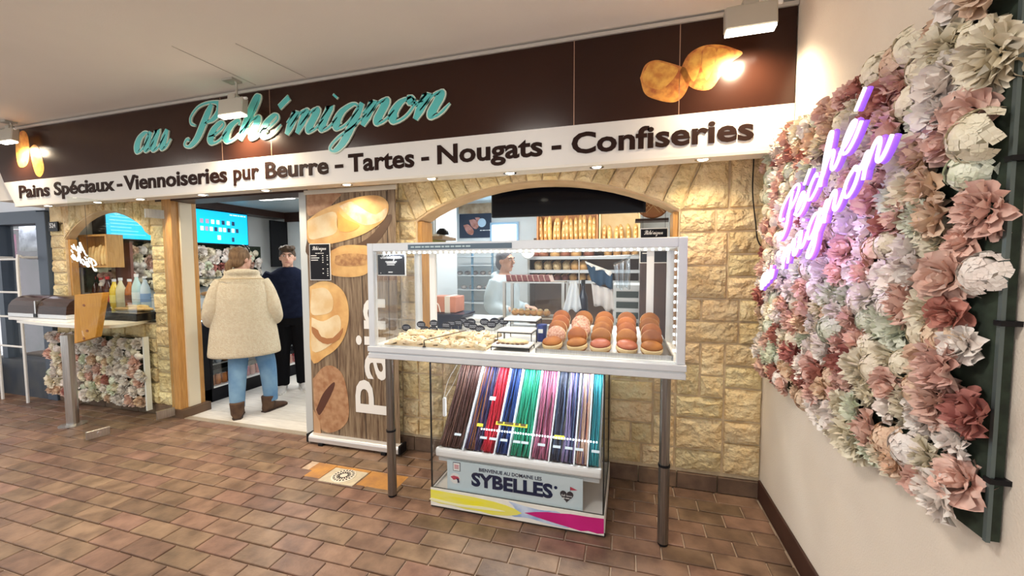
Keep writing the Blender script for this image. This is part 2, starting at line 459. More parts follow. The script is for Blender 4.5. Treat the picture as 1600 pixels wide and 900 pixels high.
# --- floor
struct(B(-11, .0, -7, 0.02, -.08, -.012).build('floor', grout))
FLOOR = bpy.data.objects['floor']
tiles = []
k = 0
for r in range(44):
    y1 = -.012 - r * .1205; off = (.125 if r % 2 else 0) + .01 * math.sin(r * 3.1)
    n = 0
    while True:
        x1 = -.022 - n * .2505 + off; n += 1
        if x1 < -9.2: break
        x0 = max(x1 - .2425, -9.6); x1 = min(x1, -.018)
        if x1 - x0 < .03: continue
        tiles.append((x0, x1, y1 - .1125, y1))
DR = (-3.07, -2.30, -.575, -.385)      # ochre patch round the floor drain
def in_patch(t): return t[0] > DR[0] - .1 and t[1] < DR[1] + .1 and t[2] > DR[2] - .03 and t[3] < DR[3] + .03
def area_px(t):
    q = [proj((x, y, 0)) for (x, y) in ((t[0], t[2]), (t[1], t[2]), (t[1], t[3]), (t[0], t[3]))]
    if min(p[2] for p in q) < .2: return 0
    mx, my = sum(p[0] for p in q) / 4, sum(p[1] for p in q) / 4
    if not (-10 < mx < 1610 and -10 < my < 905): return 0
    return abs(sum(q[i][0]*q[(i+1) % 4][1] - q[(i+1) % 4][0]*q[i][1] for i in range(4))) / 2
tiles = [t for t in tiles if not in_patch(t)]
tiles.sort(key=area_px, reverse=True)
def tile_mb(t, mb, jz):
    x0, x1, y0, y1 = t; b = .003
    return mb.add([(x0,y0,-.012),(x1,y0,-.012),(x1,y1,-.012),(x0,y1,-.012),(x0,y0,jz-b),(x1,y0,jz-b),(x1,y1,jz-b),(x0,y1,jz-b),
                   (x0+b,y0+b,jz),(x1-b,y0+b,jz),(x1-b,y1-b,jz),(x0+b,y1-b,jz)],
                  [(0,1,5,4),(1,2,6,5),(2,3,7,6),(3,0,4,7),(4,5,9,8),(5,6,10,9),(6,7,11,10),(7,4,8,11),(8,9,10,11)])
full = tile_mb((-.12125, .12125, -.05625, .05625), MB(), 0).mesh('tile', tilem)
rest = MB()
for i, t in enumerate(tiles):
    jz = rnd.uniform(-.0012, .0012)
    if i < 300:
        if abs(t[1] - t[0] - .2425) < .001:
            o = link('tile', full, FLOOR); o.location = ((t[0]+t[1])/2, (t[2]+t[3])/2, jz); o.rotation_euler = (rnd.uniform(-.004, .004), rnd.uniform(-.004, .004), rnd.uniform(-.006, .006))
        else: tile_mb(t, MB(), jz).build('tile', tilem, FLOOR)
    else: tile_mb(t, rest, jz)
stuff(rest.build('tile_field', mat('terracotta_tile_far', (.275, .170, .112), .40, c2=(.150, .088, .058), scale=9, bump=.15, bscale=70), FLOOR))
ochre = mat('ochre_stained_tile', (.62, .30, .07), .6, c2=(.42, .20, .07), scale=9, bump=.2, bscale=60)
cuts = [(-3.07, -2.90), (-2.60, -2.30)]
for (a, b) in cuts: tile_mb((a, b, DR[2], DR[3]), MB(), .001).build('tile', ochre, FLOOR)
tile_mb((-2.895, -2.605, -.385-.03, -.385), MB(), .001).build('tile', ochre, FLOOR)
dr = thing('floor_drain', 'round white slotted floor drain set in ochre tiles', 'drain', (-2.75, -.50, 0))
cream = mat('cream_plastic', (.80, .74, .62), .45)
MB().box(-2.89, -2.61, -.60, -.42, -.012, .003).build('drain_surround', mat('cream_cement', (.66, .58, .42), .8, c2=(.55, .48, .36), scale=25), dr)
MB().lathe((-2.75, -.507, 0), [(.084, 0), (.084, .007), (.078, .009), (.001, .009)], 28).build('drain_cover', cream, dr)
for ring, r0, r1, nn in ((0, .058, .074, 20), (1, .026, .05, 16)):
    for i in range(nn):
        a = 2 * math.pi * i / nn; d = Vector((math.cos(a), math.sin(a), 0)); p = Vector((-.75-2, -.507, .0095))
        MB().obox(p + d * (r0 + r1) / 2, d * (r1 - r0) / 2, Vector((-d.y, d.x, 0)) * .0045, (0, 0, .0006)).build('slot', black, dr)
# --- shop floor of pale planks
plank = mat('pale_plank', (.74, .70, .63), .35, c2=(.60, .56, .50), scale=5, stretch=(1.2, 14, 1), objrand=.06)
struct(B(-6.95, .0, .02, 3.2, -.08, -.006).build('floor_shop', mat('plank_gap', (.35, .31, .26), .8)))
SF = bpy.data.objects['floor_shop']
for r in range(15):
    y0 = .03 + r * .185; x = -5.35 - rnd.uniform(0, .8)
    while x < -3.0:
        x2 = x + 1.2
        B(x + .0015, x2 - .0015, y0, y0 + .182, -.006, .002).build('plank', plank, SF); x = x2
B(-3.0, 0, .02, 3.2, -.006, .001).build('vinyl', plank, SF)
# metal threshold
struct(B(-5.06, -3.5, -.03, .03, -.01, .006).build('threshold_trim', mat('worn_metal', (.50, .42, .32), .45, .5), SF))
# --- facade backing walls (mortar), stones are its children
WY0, WY1 = .012, .20
def arch_pts(xl, xr, zs, za, n=16, skew=0):
    out = []
    for i in range(n + 1):
        t = i / n; out.append((xl + (xr - xl) * t, zs + (za - zs) * (1 - abs(2*t - 1) ** 2.0) ** .9))
    return out
A2 = arch_pts(-2.43, -.51, 1.85, 2.10, 18)
A1 = arch_pts(-6.70, -5.37, 1.80, 2.075, 14)
ZT = 2.165
fw = MB()
fw.box(-.51, 0, WY0, WY1, 0, ZT); fw.box(-2.43, -.51, WY0, WY1, 0, .93); fw.box(-3.47, -2.43, WY0, WY1, 0, ZT)
fw.box(-5.37, -5.17, WY0, .09, 0, ZT); fw.box(-6.93, -6.70, WY0, .09, 0, ZT); fw.box(-6.70, -5.37, WY0, .09, 0, .93)
for A in (A1, A2):
    for (a, b) in zip(A[:-1], A[1:]):
        fw.extr([(a[0], WY0, a[1]), (b[0], WY0, b[1]), (b[0], WY0, ZT), (a[0], WY0, ZT)], (0, (.09 if A is A1 else WY1) - WY0, 0))
FW = struct(fw.build('wall_front', mortar))
def clip(poly, a, b, c):   # keep a*x+b*z >= c
    out = []
    for i in range(len(poly)):
        p, q = poly[i], poly[(i+1) % len(poly)]; dp, dq = a*p[0]+b*p[1]-c, a*q[0]+b*q[1]-c
        if dp >= 0: out.append(p)
        if (dp >= 0) != (dq >= 0):
            t = dp / (dp - dq); out.append((p[0]+(q[0]-p[0])*t, p[1]+(q[1]-p[1])*t))
    return out
def stone(poly, y=WY0, d=None, gap=.006, frame=None, name='stone', m=None, parent=None):
    """one rough-faced ashlar: convex outline in the wall plane, uneven proud face"""
    if len(poly) < 3: return
    cx = sum(p[0] for p in poly)/len(poly); cz = sum(p[1] for p in poly)/len(poly)
    P = []
    for i in range(len(poly)):
        p, q = poly[i], poly[(i+1) % len(poly)]; L = math.hypot(q[0]-p[0], q[1]-p[1])
        n = max(1, min(4, int(L / .06)))
        for j in range(n): P.append((p[0]+(q[0]-p[0])*j/n, p[1]+(q[1]-p[1])*j/n))
    w = max(p[0] for p in P) - min(p[0] for p in P); h = max(p[1] for p in P) - min(p[1] for p in P)
    if w < .025 or h < .025: return
    d = d or rnd.uniform(.016, .03)
    def ins(p, g, gj=0):
        sx = 1 - 2*g/w; sz = 1 - 2*g/h
        return (cx + (p[0]-cx)*sx + rnd.uniform(-gj, gj), cz + (p[1]-cz)*sz + rnd.uniform(-gj, gj))
    r0 = [ins(p, gap) for p in P]; r1 = [ins(p, gap+.004, .0025) for p in P]; r2 = [ins(p, min(.3*min(w, h), .035), .006) for p in P]
    n = len(P); V = [(a, y + .004, b) for (a, b) in r0] + [(a, y - d*rnd.uniform(.45, .8), b) for (a, b) in r1] + [(a, y - d*rnd.uniform(.75, 1.35), b) for (a, b) in r2] + [(cx, y - d*rnd.uniform(.8, 1.3), cz)]
    F = []
    for k in range(2):
        for i in range(n): F.append((k*n+i, k*n+(i+1) % n, (k+1)*n+(i+1) % n, (k+1)*n+i))
    for i in range(n): F.append((2*n+i, 2*n+(i+1) % n, 3*n))
    mb = MB().add(V, F)
    if frame: mb.xf(frame)
    return mb.build(name, m or stonem, parent or FW)
def ashlar(x0, x1, z0, z1, clips=(), u=.072, seed=1, wmin=2, wmax=5):
    R = random.Random(seed); nx = max(2, round((x1-x0)/u)); nz = max(1, round((z1-z0)/u)); dx = (x1-x0)/nx; dz = (z1-z0)/nz
    occ = [[0]*nx for _ in range(nz)]
    for j in range(nz):
        for i in range(nx):
            if occ[j][i]: continue
            h = R.choice((2, 2, 3, 3, 2)); wd = R.choice(range(wmin, wmax+1))
            ww = 0
            while i+ww < nx and not occ[j][i+ww] and ww < wd: ww += 1
            if i+ww < nx and not occ[j][i+ww] and (i+ww+1 >= nx or occ[j][i+ww+1]): ww += 1
            hh = 0
            while j+hh < nz and hh < h and all(not occ[j+hh][i+q] for q in range(ww)): hh += 1
            if nz - (j+hh) == 1: hh += 1
            for a in range(hh):
                for b in range(ww): occ[min(j+a, nz-1)][i+b] = 1
            p = [(x0+i*dx, z0+j*dz), (x0+(i+ww)*dx, z0+j*dz), (x0+(i+ww)*dx, min(z1, z0+(j+hh)*dz)), (x0+i*dx, min(z1, z0+(j+hh)*dz))]
            for c in clips: p = clip(p, *c)
            stone(p)
def voussoirs(A, nx, zt, lean, spreadl, spreadr):
    xl, xr = A[0][0], A[-1][0]
    def az(x):
        for (a, b) in zip(A[:-1], A[1:]):
            if a[0] <= x <= b[0]: t = (x-a[0])/(b[0]-a[0]); return a[1]+(b[1]-a[1])*t
        return A[-1][1]
    cuts = [xl + (xr-xl)*(i + (rnd.uniform(-.12, .12) if 0 < i < nx else 0))/nx for i in range(nx+1)]
    top = [x + ((x-(xl+xr)/2)/((xr-xl)/2)) * (spreadr if x > (xl+xr)/2 else spreadl) for x in cuts]
    for i in range(nx):
        stone([(cuts[i], az(cuts[i])), (cuts[i+1], az(cuts[i+1])), (top[i+1], zt), (top[i], zt)], gap=.004)
# right pier, clipped by the arch's last joint
sl = (.13, .315)   # the joint leans from (-.51,1.85) to (-.38,2.165)
ashlar(-.51, 0, .125, 1.85, seed=5)
ashlar(-.51, 0, 1.85, ZT, clips=[(.315, -.13, .315*-.51 - .13*1.85)], seed=9)
ashlar(-2.43, -.51, .125, .92, seed=3)
ashlar(-3.46, -2.43, .125, 1.85, seed=4)
ashlar(-3.46, -2.43, 1.85, ZT, clips=[(-.315, -.13, -.315*-2.43 - .13*1.85)], seed=8)
ashlar(-5.37, -5.17, .10, ZT, seed=6, wmin=3, wmax=3, u=.066)
ashlar(-6.92, -6.70, .10, ZT, seed=7, wmin=3, wmax=3, u=.066)
ashlar(-6.70, -5.37, .10, .92, seed=14)
voussoirs(A2, 17, ZT, 0, .13, .13)
voussoirs(A1, 12, ZT, 0, .0, .0)
# plinth tiles at the wall foot
for (a, b) in ((-3.46, 0), (-6.93, -5.17)):
    n = round((b-a)/.25)
    for i in range(n):
        x0 = a + (b-a)*i/n; B(x0+.003, x0+(b-a)/n-.003, -.012, .02, 0, .105).build('plinth_tile', plinthm, FW, bevel=.003)
# wooden linings of both arches and door posts
def lining(A, y0, y1, t, zb, name):
    mb = MB()
    for (a, b) in zip(A[:-1], A[1:]):
        mb.extr([(a[0], y0, a[1]-t), (b[0], y0, b[1]-t), (b[0], y0, b[1]), (a[0], y0, a[1])], (0, y1-y0, 0))
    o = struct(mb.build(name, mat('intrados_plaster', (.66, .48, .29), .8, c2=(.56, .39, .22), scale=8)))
    for x in (A[0][0], A[-1][0]-.035): B(x, x+.035, y0+.02, y1, zb, A[0][1]-.004).build('jamb', wood, o, bevel=.003)
    return o
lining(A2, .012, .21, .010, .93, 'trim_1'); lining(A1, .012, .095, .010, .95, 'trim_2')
struct(B(-5.17, -5.05, -.02, .22, 0, 2.165).build('door_frame_post', wood, FW, bevel=.004))
struct(B(-5.05, -5.03, .05, .16, .09, 2.12).build('door_rebate', mat('pale_rebate', (.75, .68, .52), .5), FW))
B(-5.21, -5.0, -.035, .24, 0, .085).build('post_shoe', mat('brown_shoe', (.12, .07, .04), .5), FW)
struct(B(-5.26, -3.46, -.015, .2, 2.125, 2.17).build('door_header', darkwood, FW))
struct(B(-3.55, -3.47, .0, .2, 0, 2.125).build('door_jamb', mat('pale_grey_metal', (.62, .66, .66), .4, .2), FW))
# --- right wall, skirting, ceiling, soffit
struct(B(0, .2, -3.1, 3.2, -.05, 2.95).build('wall_right', plaster))
struct(B(-.014, 0, -3.1, -.014, 0, .125).build('baseboard_right', brown, bevel=.003))
CE = struct(B(-11, .2, -7, .3, 2.86, 3.0).build('ceiling', ceilm))
for (p, q) in (((268, 72), (400, 133)), ((368, 68), (478, 121))):
    a, b = at(*p, 'z', 2.858), at(*q, 'z', 2.858)
    MB().tube([a, b], .0022, 4).build('seam', mat('ceiling_seam', (.5, .46, .41), .9), CE)
struct(B(-7.0, 0, -.335, .2, 2.165, 2.86).build('soffit', mat('soffit_paint', (.72, .68, .62), .7)))
# --- shop shell
pale = mat('pale_wall', (.74, .76, .76), .5, c2=(.68, .71, .72), scale=2)
struct(B(-6.95, -6.85, .2, 3.2, 0, 2.6).build('wall_shop_left', pale))
struct(B(-6.85, 0, 2.85, 2.95, 0, 2.6).build('wall_shop_back', pale))
struct(B(-6.95, 0, .2, 3.2, 2.42, 2.6).build('ceiling_shop', mat('shop_ceiling', (.62, .70, .74), .25)))
for i, (x, y) in enumerate(SHOPL):
    t = thing('ceiling_panel_light', 'square recessed ceiling panel light inside the bakery over the ' + ['drinks counter', 'entrance passage', 'tall grey cupboard', 'bread shelves'][i], 'light', (x, y, 2.40), 'panel lights in the bakery ceiling')
    MB().box(x-.30, x+.30, y-.30, y+.30, 2.400, 2.42).build('frame', white, t)
    MB().box(x-.27, x+.27, y-.27, y+.27, 2.394, 2.400).build('diffuser', mat('lit_diffuser', (1, .97, .92), .5, emit=3), t)
for i, (x, y) in enumerate(GALL):  # unseen panels added above the gallery as extra light
    t = thing('gallery_fill_panel', 'added out-of-view fill panel over the gallery in front of the ' + ['glass display case', 'doorway', 'snack counter'][i], 'light', (x, y, 2.84), 'added fill panels over the gallery')
    MB().box(x-.30, x+.30, y-.30, y+.30, 2.842, 2.86).build('frame', white, t)
    MB().box(x-.27, x+.27, y-.27, y+.27, 2.838, 2.842).build('diffuser', mat('lit_diffuser2', (1, .93, .85), .5, emit=2), t)
# --- neighbouring shop at the far left
slate = mat('slate_blue_paint', (.075, .105, .15), .5)
NB = struct(MB().box(-11, -6.98, .0, .2, 2.12, 2.86).build('wall_neighbour', mat('cold_white', (.78, .84, .92), .6)))
nd = thing('shop_door', 'slate blue framed glass door of the neighbouring shop', 'door', (-7.6, .1, 0))
B(-7.10, -6.935, -.03, .16, 0, 2.1).build('stile', slate, nd, bevel=.004); B(-9.4, -7.10, -.02, .16, 1.98, 2.12).build('head_rail', slate, nd)
B(-7.95, -7.10, -.02, .14, 0, .42).build('kick_panel', mat('slate_blue_dark', (.05, .065, .09), .55, c2=(.08, .09, .10), scale=5), nd)
B(-7.95, -7.86, .0, .12, .42, 1.98).build('stile', slate, nd); B(-9.4, -7.10, .05, .06, .42, 1.98).build('pane', winglass, nd)
struct(B(-11, -7.95, -.25, .1, 0, .36).build('wall_neighbour_plinth', mat('grey_plinth', (.22, .19, .17), .7, c2=(.12, .11, .1), scale=6), None))
struct(B(-11, -6.97, 1.2, 1.3, 0, 2.12).build('wall_neighbour_back', mat('neighbour_dark', (.06, .045, .06), .7, c2=(.15, .1, .14), scale=2)))
struct(B(-11, -6.97, .16, 1.3, 2.08, 2.12).build('ceiling_neighbour', mat('nb_ceiling', (.2, .22, .25), .7)))
struct(B(-11, -6.97, .02, 1.3, -.05, 0).build('floor_neighbour', mat('nb_floor', (.2, .18, .16), .7)))
# ============================================================ SHOP SIGN
SY = -.36
sg = thing('shop_sign', 'long dark brown bakery sign with turquoise script and white lower band', 'sign', (-3.4, SY, 2.1))
signbrown = mat('glossy_brown_panel', (.034, .012, .007), .20, c2=(.028, .010, .006), scale=2, spec=.28)
signwhite = mat('sign_white', (.70, .68, .64), .35, spec=.3)
xs = [-7.06, -3.93, -3.44, -1.15, -.565, -.004]
zb, zm, zt = 2.105, 2.335, 2.825
for i in range(5):
    x0, x1 = xs[i] + .0015, xs[i+1] - .0015
    l0 = -6.80 if i == 0 else x0
    MB().extr([(l0, SY, zm), (x1, SY, zm), (x1, SY, zt), (x0, SY, zt)], (0, .022, 0)).build('panel', signbrown, sg)
MB().extr([(-6.64, SY-.002, zb), (-.004, SY-.002, zb), (-.004, SY-.002, zm), (-6.80, SY-.002, zm)], (0, .024, 0)).build('white_band', signwhite, sg)
for x in xs[1:-1]: B(x-.0018, x+.0018, SY-.0015, SY+.02, zm, zt).build('joint_strip', mat('joint_copper', (.5, .3, .2), .4, .4), sg)
B(-7.08, -.004, SY-.012, SY+.03, zt, zt+.02).build('top_rail', mat('rail_silver', (.66, .63, .58), .35, .4), sg)
B(-6.64, -.004, SY-.006, SY+.03, zb-.016, zb).build('bottom_rail', mat('bottom_rail', (.70, .66, .58), .4), sg)
inkb = mat('letter_brown', (.022, .008, .005), .6, spec=.12)
for s, a, b, py_top, py_bot in (('Pains Spéciaux', 28, 178, 285, 308), ('-', 182, 190, 0, 0), ('Viennoiseries', 193, 355, 0, 0), ('pur', 365, 405, 0, 0), ('Beurre', 415, 514, 0, 0),
        ('-', 524, 537, 0, 0), ('Tartes', 545, 648, 0, 0), ('-', 659, 671, 0, 0), ('Nougats', 684, 848, 0, 0), ('-', 862, 877, 0, 0), ('Confiseries', 893, 1176, 0, 0)):
    xa, xb = at(a, 260, 'y', SY).x, at(b, 260, 'y', SY).x
    cap = .128
    h = {'Pains Spéciaux': cap*1.27, 'pur': cap*.98, 'Nougats': cap*1.27, '-': .024}.get(s, cap)
    z0 = {'Pains Spéciaux': -cap*.25, 'pur': -cap*.25, 'Nougats': -cap*.25, '-': .038}.get(s, 0)
    text('lettering', s, inkb, sg, (xa, SY-.003, 2.162+z0), UX, UZ, xb-xa, h, bold=.028, ext=.004, split=True)
teal = mat('turquoise_letter', (.10, .52, .50), .35); edge = mat('letter_edge_cream', (.62, .72, .60), .4)
xh = .155
for s, a, b, zz in (('au', 211, 268, 2.495), ('Péché', 287, 442, 2.475), ('mignon', 447, 706, 2.475)):
    xa, xb = at(a, 200, 'y', SY).x, at(b, 160, 'y', SY).x
    z0 = zz + (-.02 if s == 'au' else 0)
    xb -= .06
    script_letters(s, edge, teal, sg, (xa, SY-.001, z0), UX, UZ, xb-xa, xh)
# printed pastries on the sign
crust = mat('printed_crust', (.75, .34, .07), .3, c2=(.42, .11, .03), scale=26, detail=8)
crust2 = mat('printed_gold', (.85, .48, .10), .3, c2=(.60, .22, .04), scale=22, detail=8)
def pxpoly(name, pts, y, d, m, parent, n=4, ax='y'):
    P = [at(px, py, ax, y) for (px, py) in pts]
    P = P if n == 0 else spline(P + [P[0]], n)[:-1]
    v = {'y': (0, -d, 0), 'x': (-d, 0, 0)}[ax]
    return MB().extr(P, v).build(name, m, parent)
pxpoly('printed_brioche', [(1000,122),(1008,102),(1024,94),(1045,98),(1070,106),(1080,112),(1076,134),(1066,152),(1052,160),(1030,157),(1008,147)], SY-.0005, .001, crust, sg)
pxpoly('printed_brioche_top', [(1003,119),(1018,97),(1045,101),(1060,108),(1048,128),(1030,140),(1008,132)], SY-.0016, .0008, crust2, sg)
pxpoly('printed_croissant', [(1062,112),(1075,86),(1098,72),(1125,70),(1150,77),(1160,84),(1142,98),(1128,116),(1112,138),(1092,141),(1074,132)], SY-.0005, .001, crust, sg)
for pts in ([(1072,108),(1082,84),(1096,80),(1094,104),(1084,128)], [(1096,104),(1100,76),(1118,76),(1116,100),(1104,126)], [(1118,98),(1122,76),(1140,80),(1134,98),(1124,112)]):
    pxpoly('printed_croissant_fold', pts, SY-.0016, .0008, crust2, sg, 3)
for pts in ([(25,212),(36,204),(44,214),(46,240),(42,258),(30,260),(25,238)], [(46,232),(54,226),(62,234),(69,262),(64,276),(56,272),(50,252)]):
    pxpoly('printed_baguette', pts, SY-.0005, .001, crust2, sg)
# ---------------------------------------------------------- floodlights on the sign
lampglass = mat('lit_lamp_glass', (1, .90, .72), .3, emit=9)
headm = mat('flood_body', (.50, .47, .40), .45, .2)
def flood(px, py, yy, hw, label, energy, yaw):
    c = at(px, py, 'y', yy)
    t = thing('floodlight', label, 'lamp', c, 'floodlights over the shop sign')
    R = Matrix.Rotation(yaw, 3, 'Z') @ Matrix.Rotation(math.radians(-6), 3, 'X')
    ax, ay, az = R @ UX, R @ Vector((0, 1, 0)), R @ UZ       # head: flat box, lamp face along -az side
    MB().obox(c, ax*hw, ay*.028, az*.06).build('housing', headm, t, bevel=.008)
    MB().obox(c - az*.064, ax*hw*.95, ay*.024, az*.006).build('lens', lampglass, t)
    MB().obox(c + az*.075, ax*hw*.3, ay*.022, az*.02).build('driver_box', headm, t, bevel=.004)
    top = Vector((c.x, c.y, 2.856))
    MB().tube([c + az*.07 + ax*.03, Vector((c.x+.03, c.y+.01, 2.83)), top + Vector((.03, 0, 0))], .008, 6).build('arm', headm, t)
    MB().tube([c + az*.07 - ax*.02, c + ax*hw*1.2 + az*.05 + Vector((0, -.01, 0))], .010, 6).build('bracket', white, t)
    B(c.x-.05, c.x+.05, c.y-.04, c.y+.04, 2.845, 2.859).build('mount', headm, t)
    lamp('flood_lamp', 'SPOT', c - az*.09, energy, (1, .80, .56), (.05, .42, -1), .05, angle=150, blend=.9)
flood(1172, 28, -.52, .115, 'beige floodlight near the plaster wall above the printed brioche', 46, 0)
flood(364, 168, -.50, .115, 'beige floodlight in front of the script letters on the sign', 62, 0)
flood(14, 212, -.46, .10, 'floodlight above the printed baguettes at the far end of the sign', 40, 0)
struct(B(-6.64, -.001, -.352, -.175, 2.106, 2.165).build('trim_8', mat('soffit_paint', (.72, .68, .62), .7)))
# ---------------------------------------------------------- recessed spots under the sign
for i, (x, y) in enumerate([(-6.35, -.20), (-5.62, -.20), (-5.05, -.2), (-4.3, -.22), (-3.62, -.22), (-2.85, -.22), (-2.15, -.22), (-1.58, -.22), (-1.02, -.22), (-.42, -.22)]):
    z = 2.105; y = -.265
    near = ['the far arch', 'the counter arch', 'the wooden door post', 'the doorway', 'the doorway near the glass leaf', 'the bread banner', 'the left end of the big arch', 'the television', 'the bread baskets', 'the plaster wall corner'][i]
    t = thing('recessed_spot', 'small round recessed spotlight in the soffit above ' + near, 'light', (x, y, z), 'recessed spots under the sign')
    MB().lathe((x, y, z), [(.030, -.004), (.044, -.006), (.046, 0), (.03, 0)], 16).build('bezel', chrome, t)
    MB().lathe((x, y, z), [(.001, -.008), (.024, -.008), (.030, -.003)], 14).build('lens', lampglass, t)
    lamp('spot_lamp', 'SPOT', (x, y, z-.012), 13, (1, .82, .56), (0, .10, -1), .02, angle=140, blend=.8)
# ============================================================ FLOWERS
def ruffle(mb, R, c, r, ang, tilt, ln, wd, curl, m=0, nu=4, nv=3):
    """one petal: a cupped little sheet growing from c in direction ang, raised by tilt"""
    d = Vector((math.cos(ang), math.sin(ang), 0)); s = Vector((-d.y, d.x, 0)); V = []
    for j in range(nv+1):
        t = j/nv; up = math.sin(tilt)*t*ln + curl*t*t*ln; out = math.cos(tilt)*t*ln
        wj = wd * math.sin(math.pi*(.16+.54*t)) * .54
        for i in range(nu+1):
            u = i/nu*2-1
            V.append(c + d*(r + out - abs(u)**2.6*wj*.28) + s*(u*wj) + Vector((0, 0, up + abs(u)**2*wj*.5 + R.uniform(-.005, .005)*t*3)))
    F = [(j*(nu+1)+i, j*(nu+1)+i+1, (j+1)*(nu+1)+i+1, (j+1)*(nu+1)+i) for j in range(nv) for i in range(nu)]
    mb.add(V, F, m)
def rose(seed, s=.065):
    R = random.Random(seed); mb = MB()
    mb.lathe((0,0,.0), [(s*.18, 0), (s*.30, s*.35), (s*.24, s*.75), (s*.10, s*.80), (s*.03, s*.6)], 8)
    for ring, (n, r, tilt, ln, wd, curl) in enumerate([(3, .10, 1.40, .80, .55, -.1), (4, .18, 1.2, .80, .72, -.15), (5, .26, .95, .80, .82, -.2), (6, .30, .55, .85, .85, -.25), (6, .34, .20, .80, .90, -.12)]):
        for i in range(n):
            ruffle(mb, R, Vector((0, 0, s*(.18 - .03*ring))), s*r, 2*math.pi*(i + .37*ring)/n + R.uniform(-.15, .15), tilt + R.uniform(-.1, .1), s*ln, s*wd, curl)
    return mb
def peony(seed, s=.07):
    R = random.Random(seed); mb = MB()
    for ring, (n, r, tilt, ln, wd, curl) in enumerate([(6, .02, 1.45, .62, .40, -.1), (9, .12, 1.25, .66, .42, -.15), (11, .24, 1.0, .70, .45, -.15), (12, .34, .70, .72, .50, -.2), (12, .42, .32, .75, .52, -.15), (10, .45, .02, .72, .55, .0)]):
        for i in range(n):
            ruffle(mb, R, Vector((0, 0, s*(.15 - .02*ring))), s*r, 2*math.pi*(i + .41*ring)/n + R.uniform(-.25, .25), tilt + R.uniform(-.2, .2), s*ln*R.uniform(.85, 1.15), s*wd, curl, nu=3, nv=2)
    return mb
def hydrangea(seed, s=.065):
    R = random.Random(seed); mb = MB()
    for i in range(46):
        z = R.uniform(.05, 1); a = i*2.39996; rr = math.sqrt(max(0, 1-z*z)); p = Vector((rr*math.cos(a), rr*math.sin(a), z*.85))*s*.9
        n = p.normalized(); q = n.to_track_quat('Z', 'Y').to_matrix(); b = R.uniform(0, 6)
        for k in range(4):
            d = q @ Vector((math.cos(b+k*1.571), math.sin(b+k*1.571), 0)); e = q @ Vector((-math.sin(b+k*1.571), math.cos(b+k*1.571), 0)); g = s*.24
            mb.add([p, p+d*g*.6+e*g*.55+n*g*.2, p+d*g*1.1+n*g*.1, p+d*g*.6-e*g*.55+n*g*.2], [(0,1,2,3)])
    mb.ball((0,0,s*.3), (s*.7, s*.7, s*.5), 8, 5)
    return mb
def petal(name, c, c2): return mat(name, c, .7, c2=c2, scale=25, objrand=.10, sss=0)
PC = {'cream': petal('petal_cream', (.92, .86, .70), (.82, .74, .56)), 'white': petal('petal_white', (.94, .90, .85), (.88, .78, .72)), 'blush': petal('petal_blush', (.86, .62, .53), (.74, .46, .38)),
      'dusty': petal('petal_dusty', (.60, .27, .22), (.42, .15, .12)), 'mint': petal('petal_mint', (.86, .89, .76), (.76, .80, .62)), 'peach': petal('petal_peach', (.86, .68, .50), (.72, .50, .36))}
FM = {}
for kind, fn, cols in (('rose', rose, ('blush', 'dusty', 'white', 'peach')), ('peony', peony, ('white', 'cream', 'blush', 'mint')), ('hydrangea', hydrangea, ('cream', 'mint', 'white', 'peach'))):
    for cc in cols:
        for v in range(2): FM[(kind, cc, v)] = fn(hash_ := len(FM) + 3).mesh(kind, PC[cc], norm=False, smooth=True)
leafm = mat('panel_green', (.035, .055, .035), .8, c2=(.02, .03, .02), scale=30)
def flower_field(parent, org, ux, uz, W, H, sp, scale, seed, ragged=.02, maxn=300, bias=0):
    """flowers set one by one, rows offset, heads turned and tipped at random"""
    R = random.Random(seed); ux, uz = Vector(ux), Vector(uz); nrm = ux.cross(uz); org = Vector(org); n = 0
    rows = round(H/sp); cols = round(W/sp)
    for j in range(rows):
        for i in range(cols):
            if n >= maxn: return n
            u = (i + .5 + (.25 if j % 2 else -.25))/cols*W + R.uniform(-.25, .25)*sp; v = (j+.5)/rows*H + R.uniform(-.25, .25)*sp
            r = R.random()
            if bias and R.random() < .62: r = R.choice((.2, .5, .8)); pale_ = True
            else: pale_ = False
            if r < .42: key = ('rose', R.choice(('blush', 'dusty', 'blush', 'white', 'peach', 'blush')))
            elif r < .74: key = ('peony', R.choice(('white', 'cream', 'white', 'cream', 'blush', 'mint')))
            else: key = ('hydrangea', R.choice(('cream', 'mint', 'white', 'peach', 'cream', 'cream')))
            if pale_: key = (key[0], R.choice({'rose': ('white', 'white', 'peach'), 'peony': ('white', 'cream'), 'hydrangea': ('white', 'cream')}[key[0]]))
            o = link(key[0], FM[(*key, R.randrange(2))], None)
            d = (nrm + ux*R.uniform(-.45, .45) + uz*R.uniform(-.4, .3)).normalized()
            q = d.to_track_quat('Z', 'Y').to_matrix() @ Matrix.Rotation(R.uniform(0, 6.28), 3, 'Z')
            s = scale * R.uniform(.85, 1.25) * (1.05 if key[0] == 'peony' else 1)
            o.matrix_world = Matrix.Translation(org + ux*u + uz*v + nrm*R.uniform(.0, .025)) @ q.to_4x4() @ Matrix.Scale(s, 4)
            o.parent = parent
            if parent.type == 'EMPTY': o.matrix_parent_inverse = Matrix.Translation(parent.location).inverted()
            n += 1
    return n
fp = thing('flower_wall_panel', 'large artificial flower panel of cream and dusty pink blooms on the plaster wall', 'flower panel', (0, -.9, .85))
B(-.03, -.004, -1.66, -.10, .86, 2.17).build('backing', leafm, fp)
B(-.034, -.026, -1.668, -1.658, .86, 2.17).build('edge_bar', mat('edge_grey', (.13, .17, .17), .4, .5), fp)
for k in range(5): B(-.038, -.0, -1.675, -1.655, 1.0+k*.36, 1.012+k*.36).build('clip', black, fp)
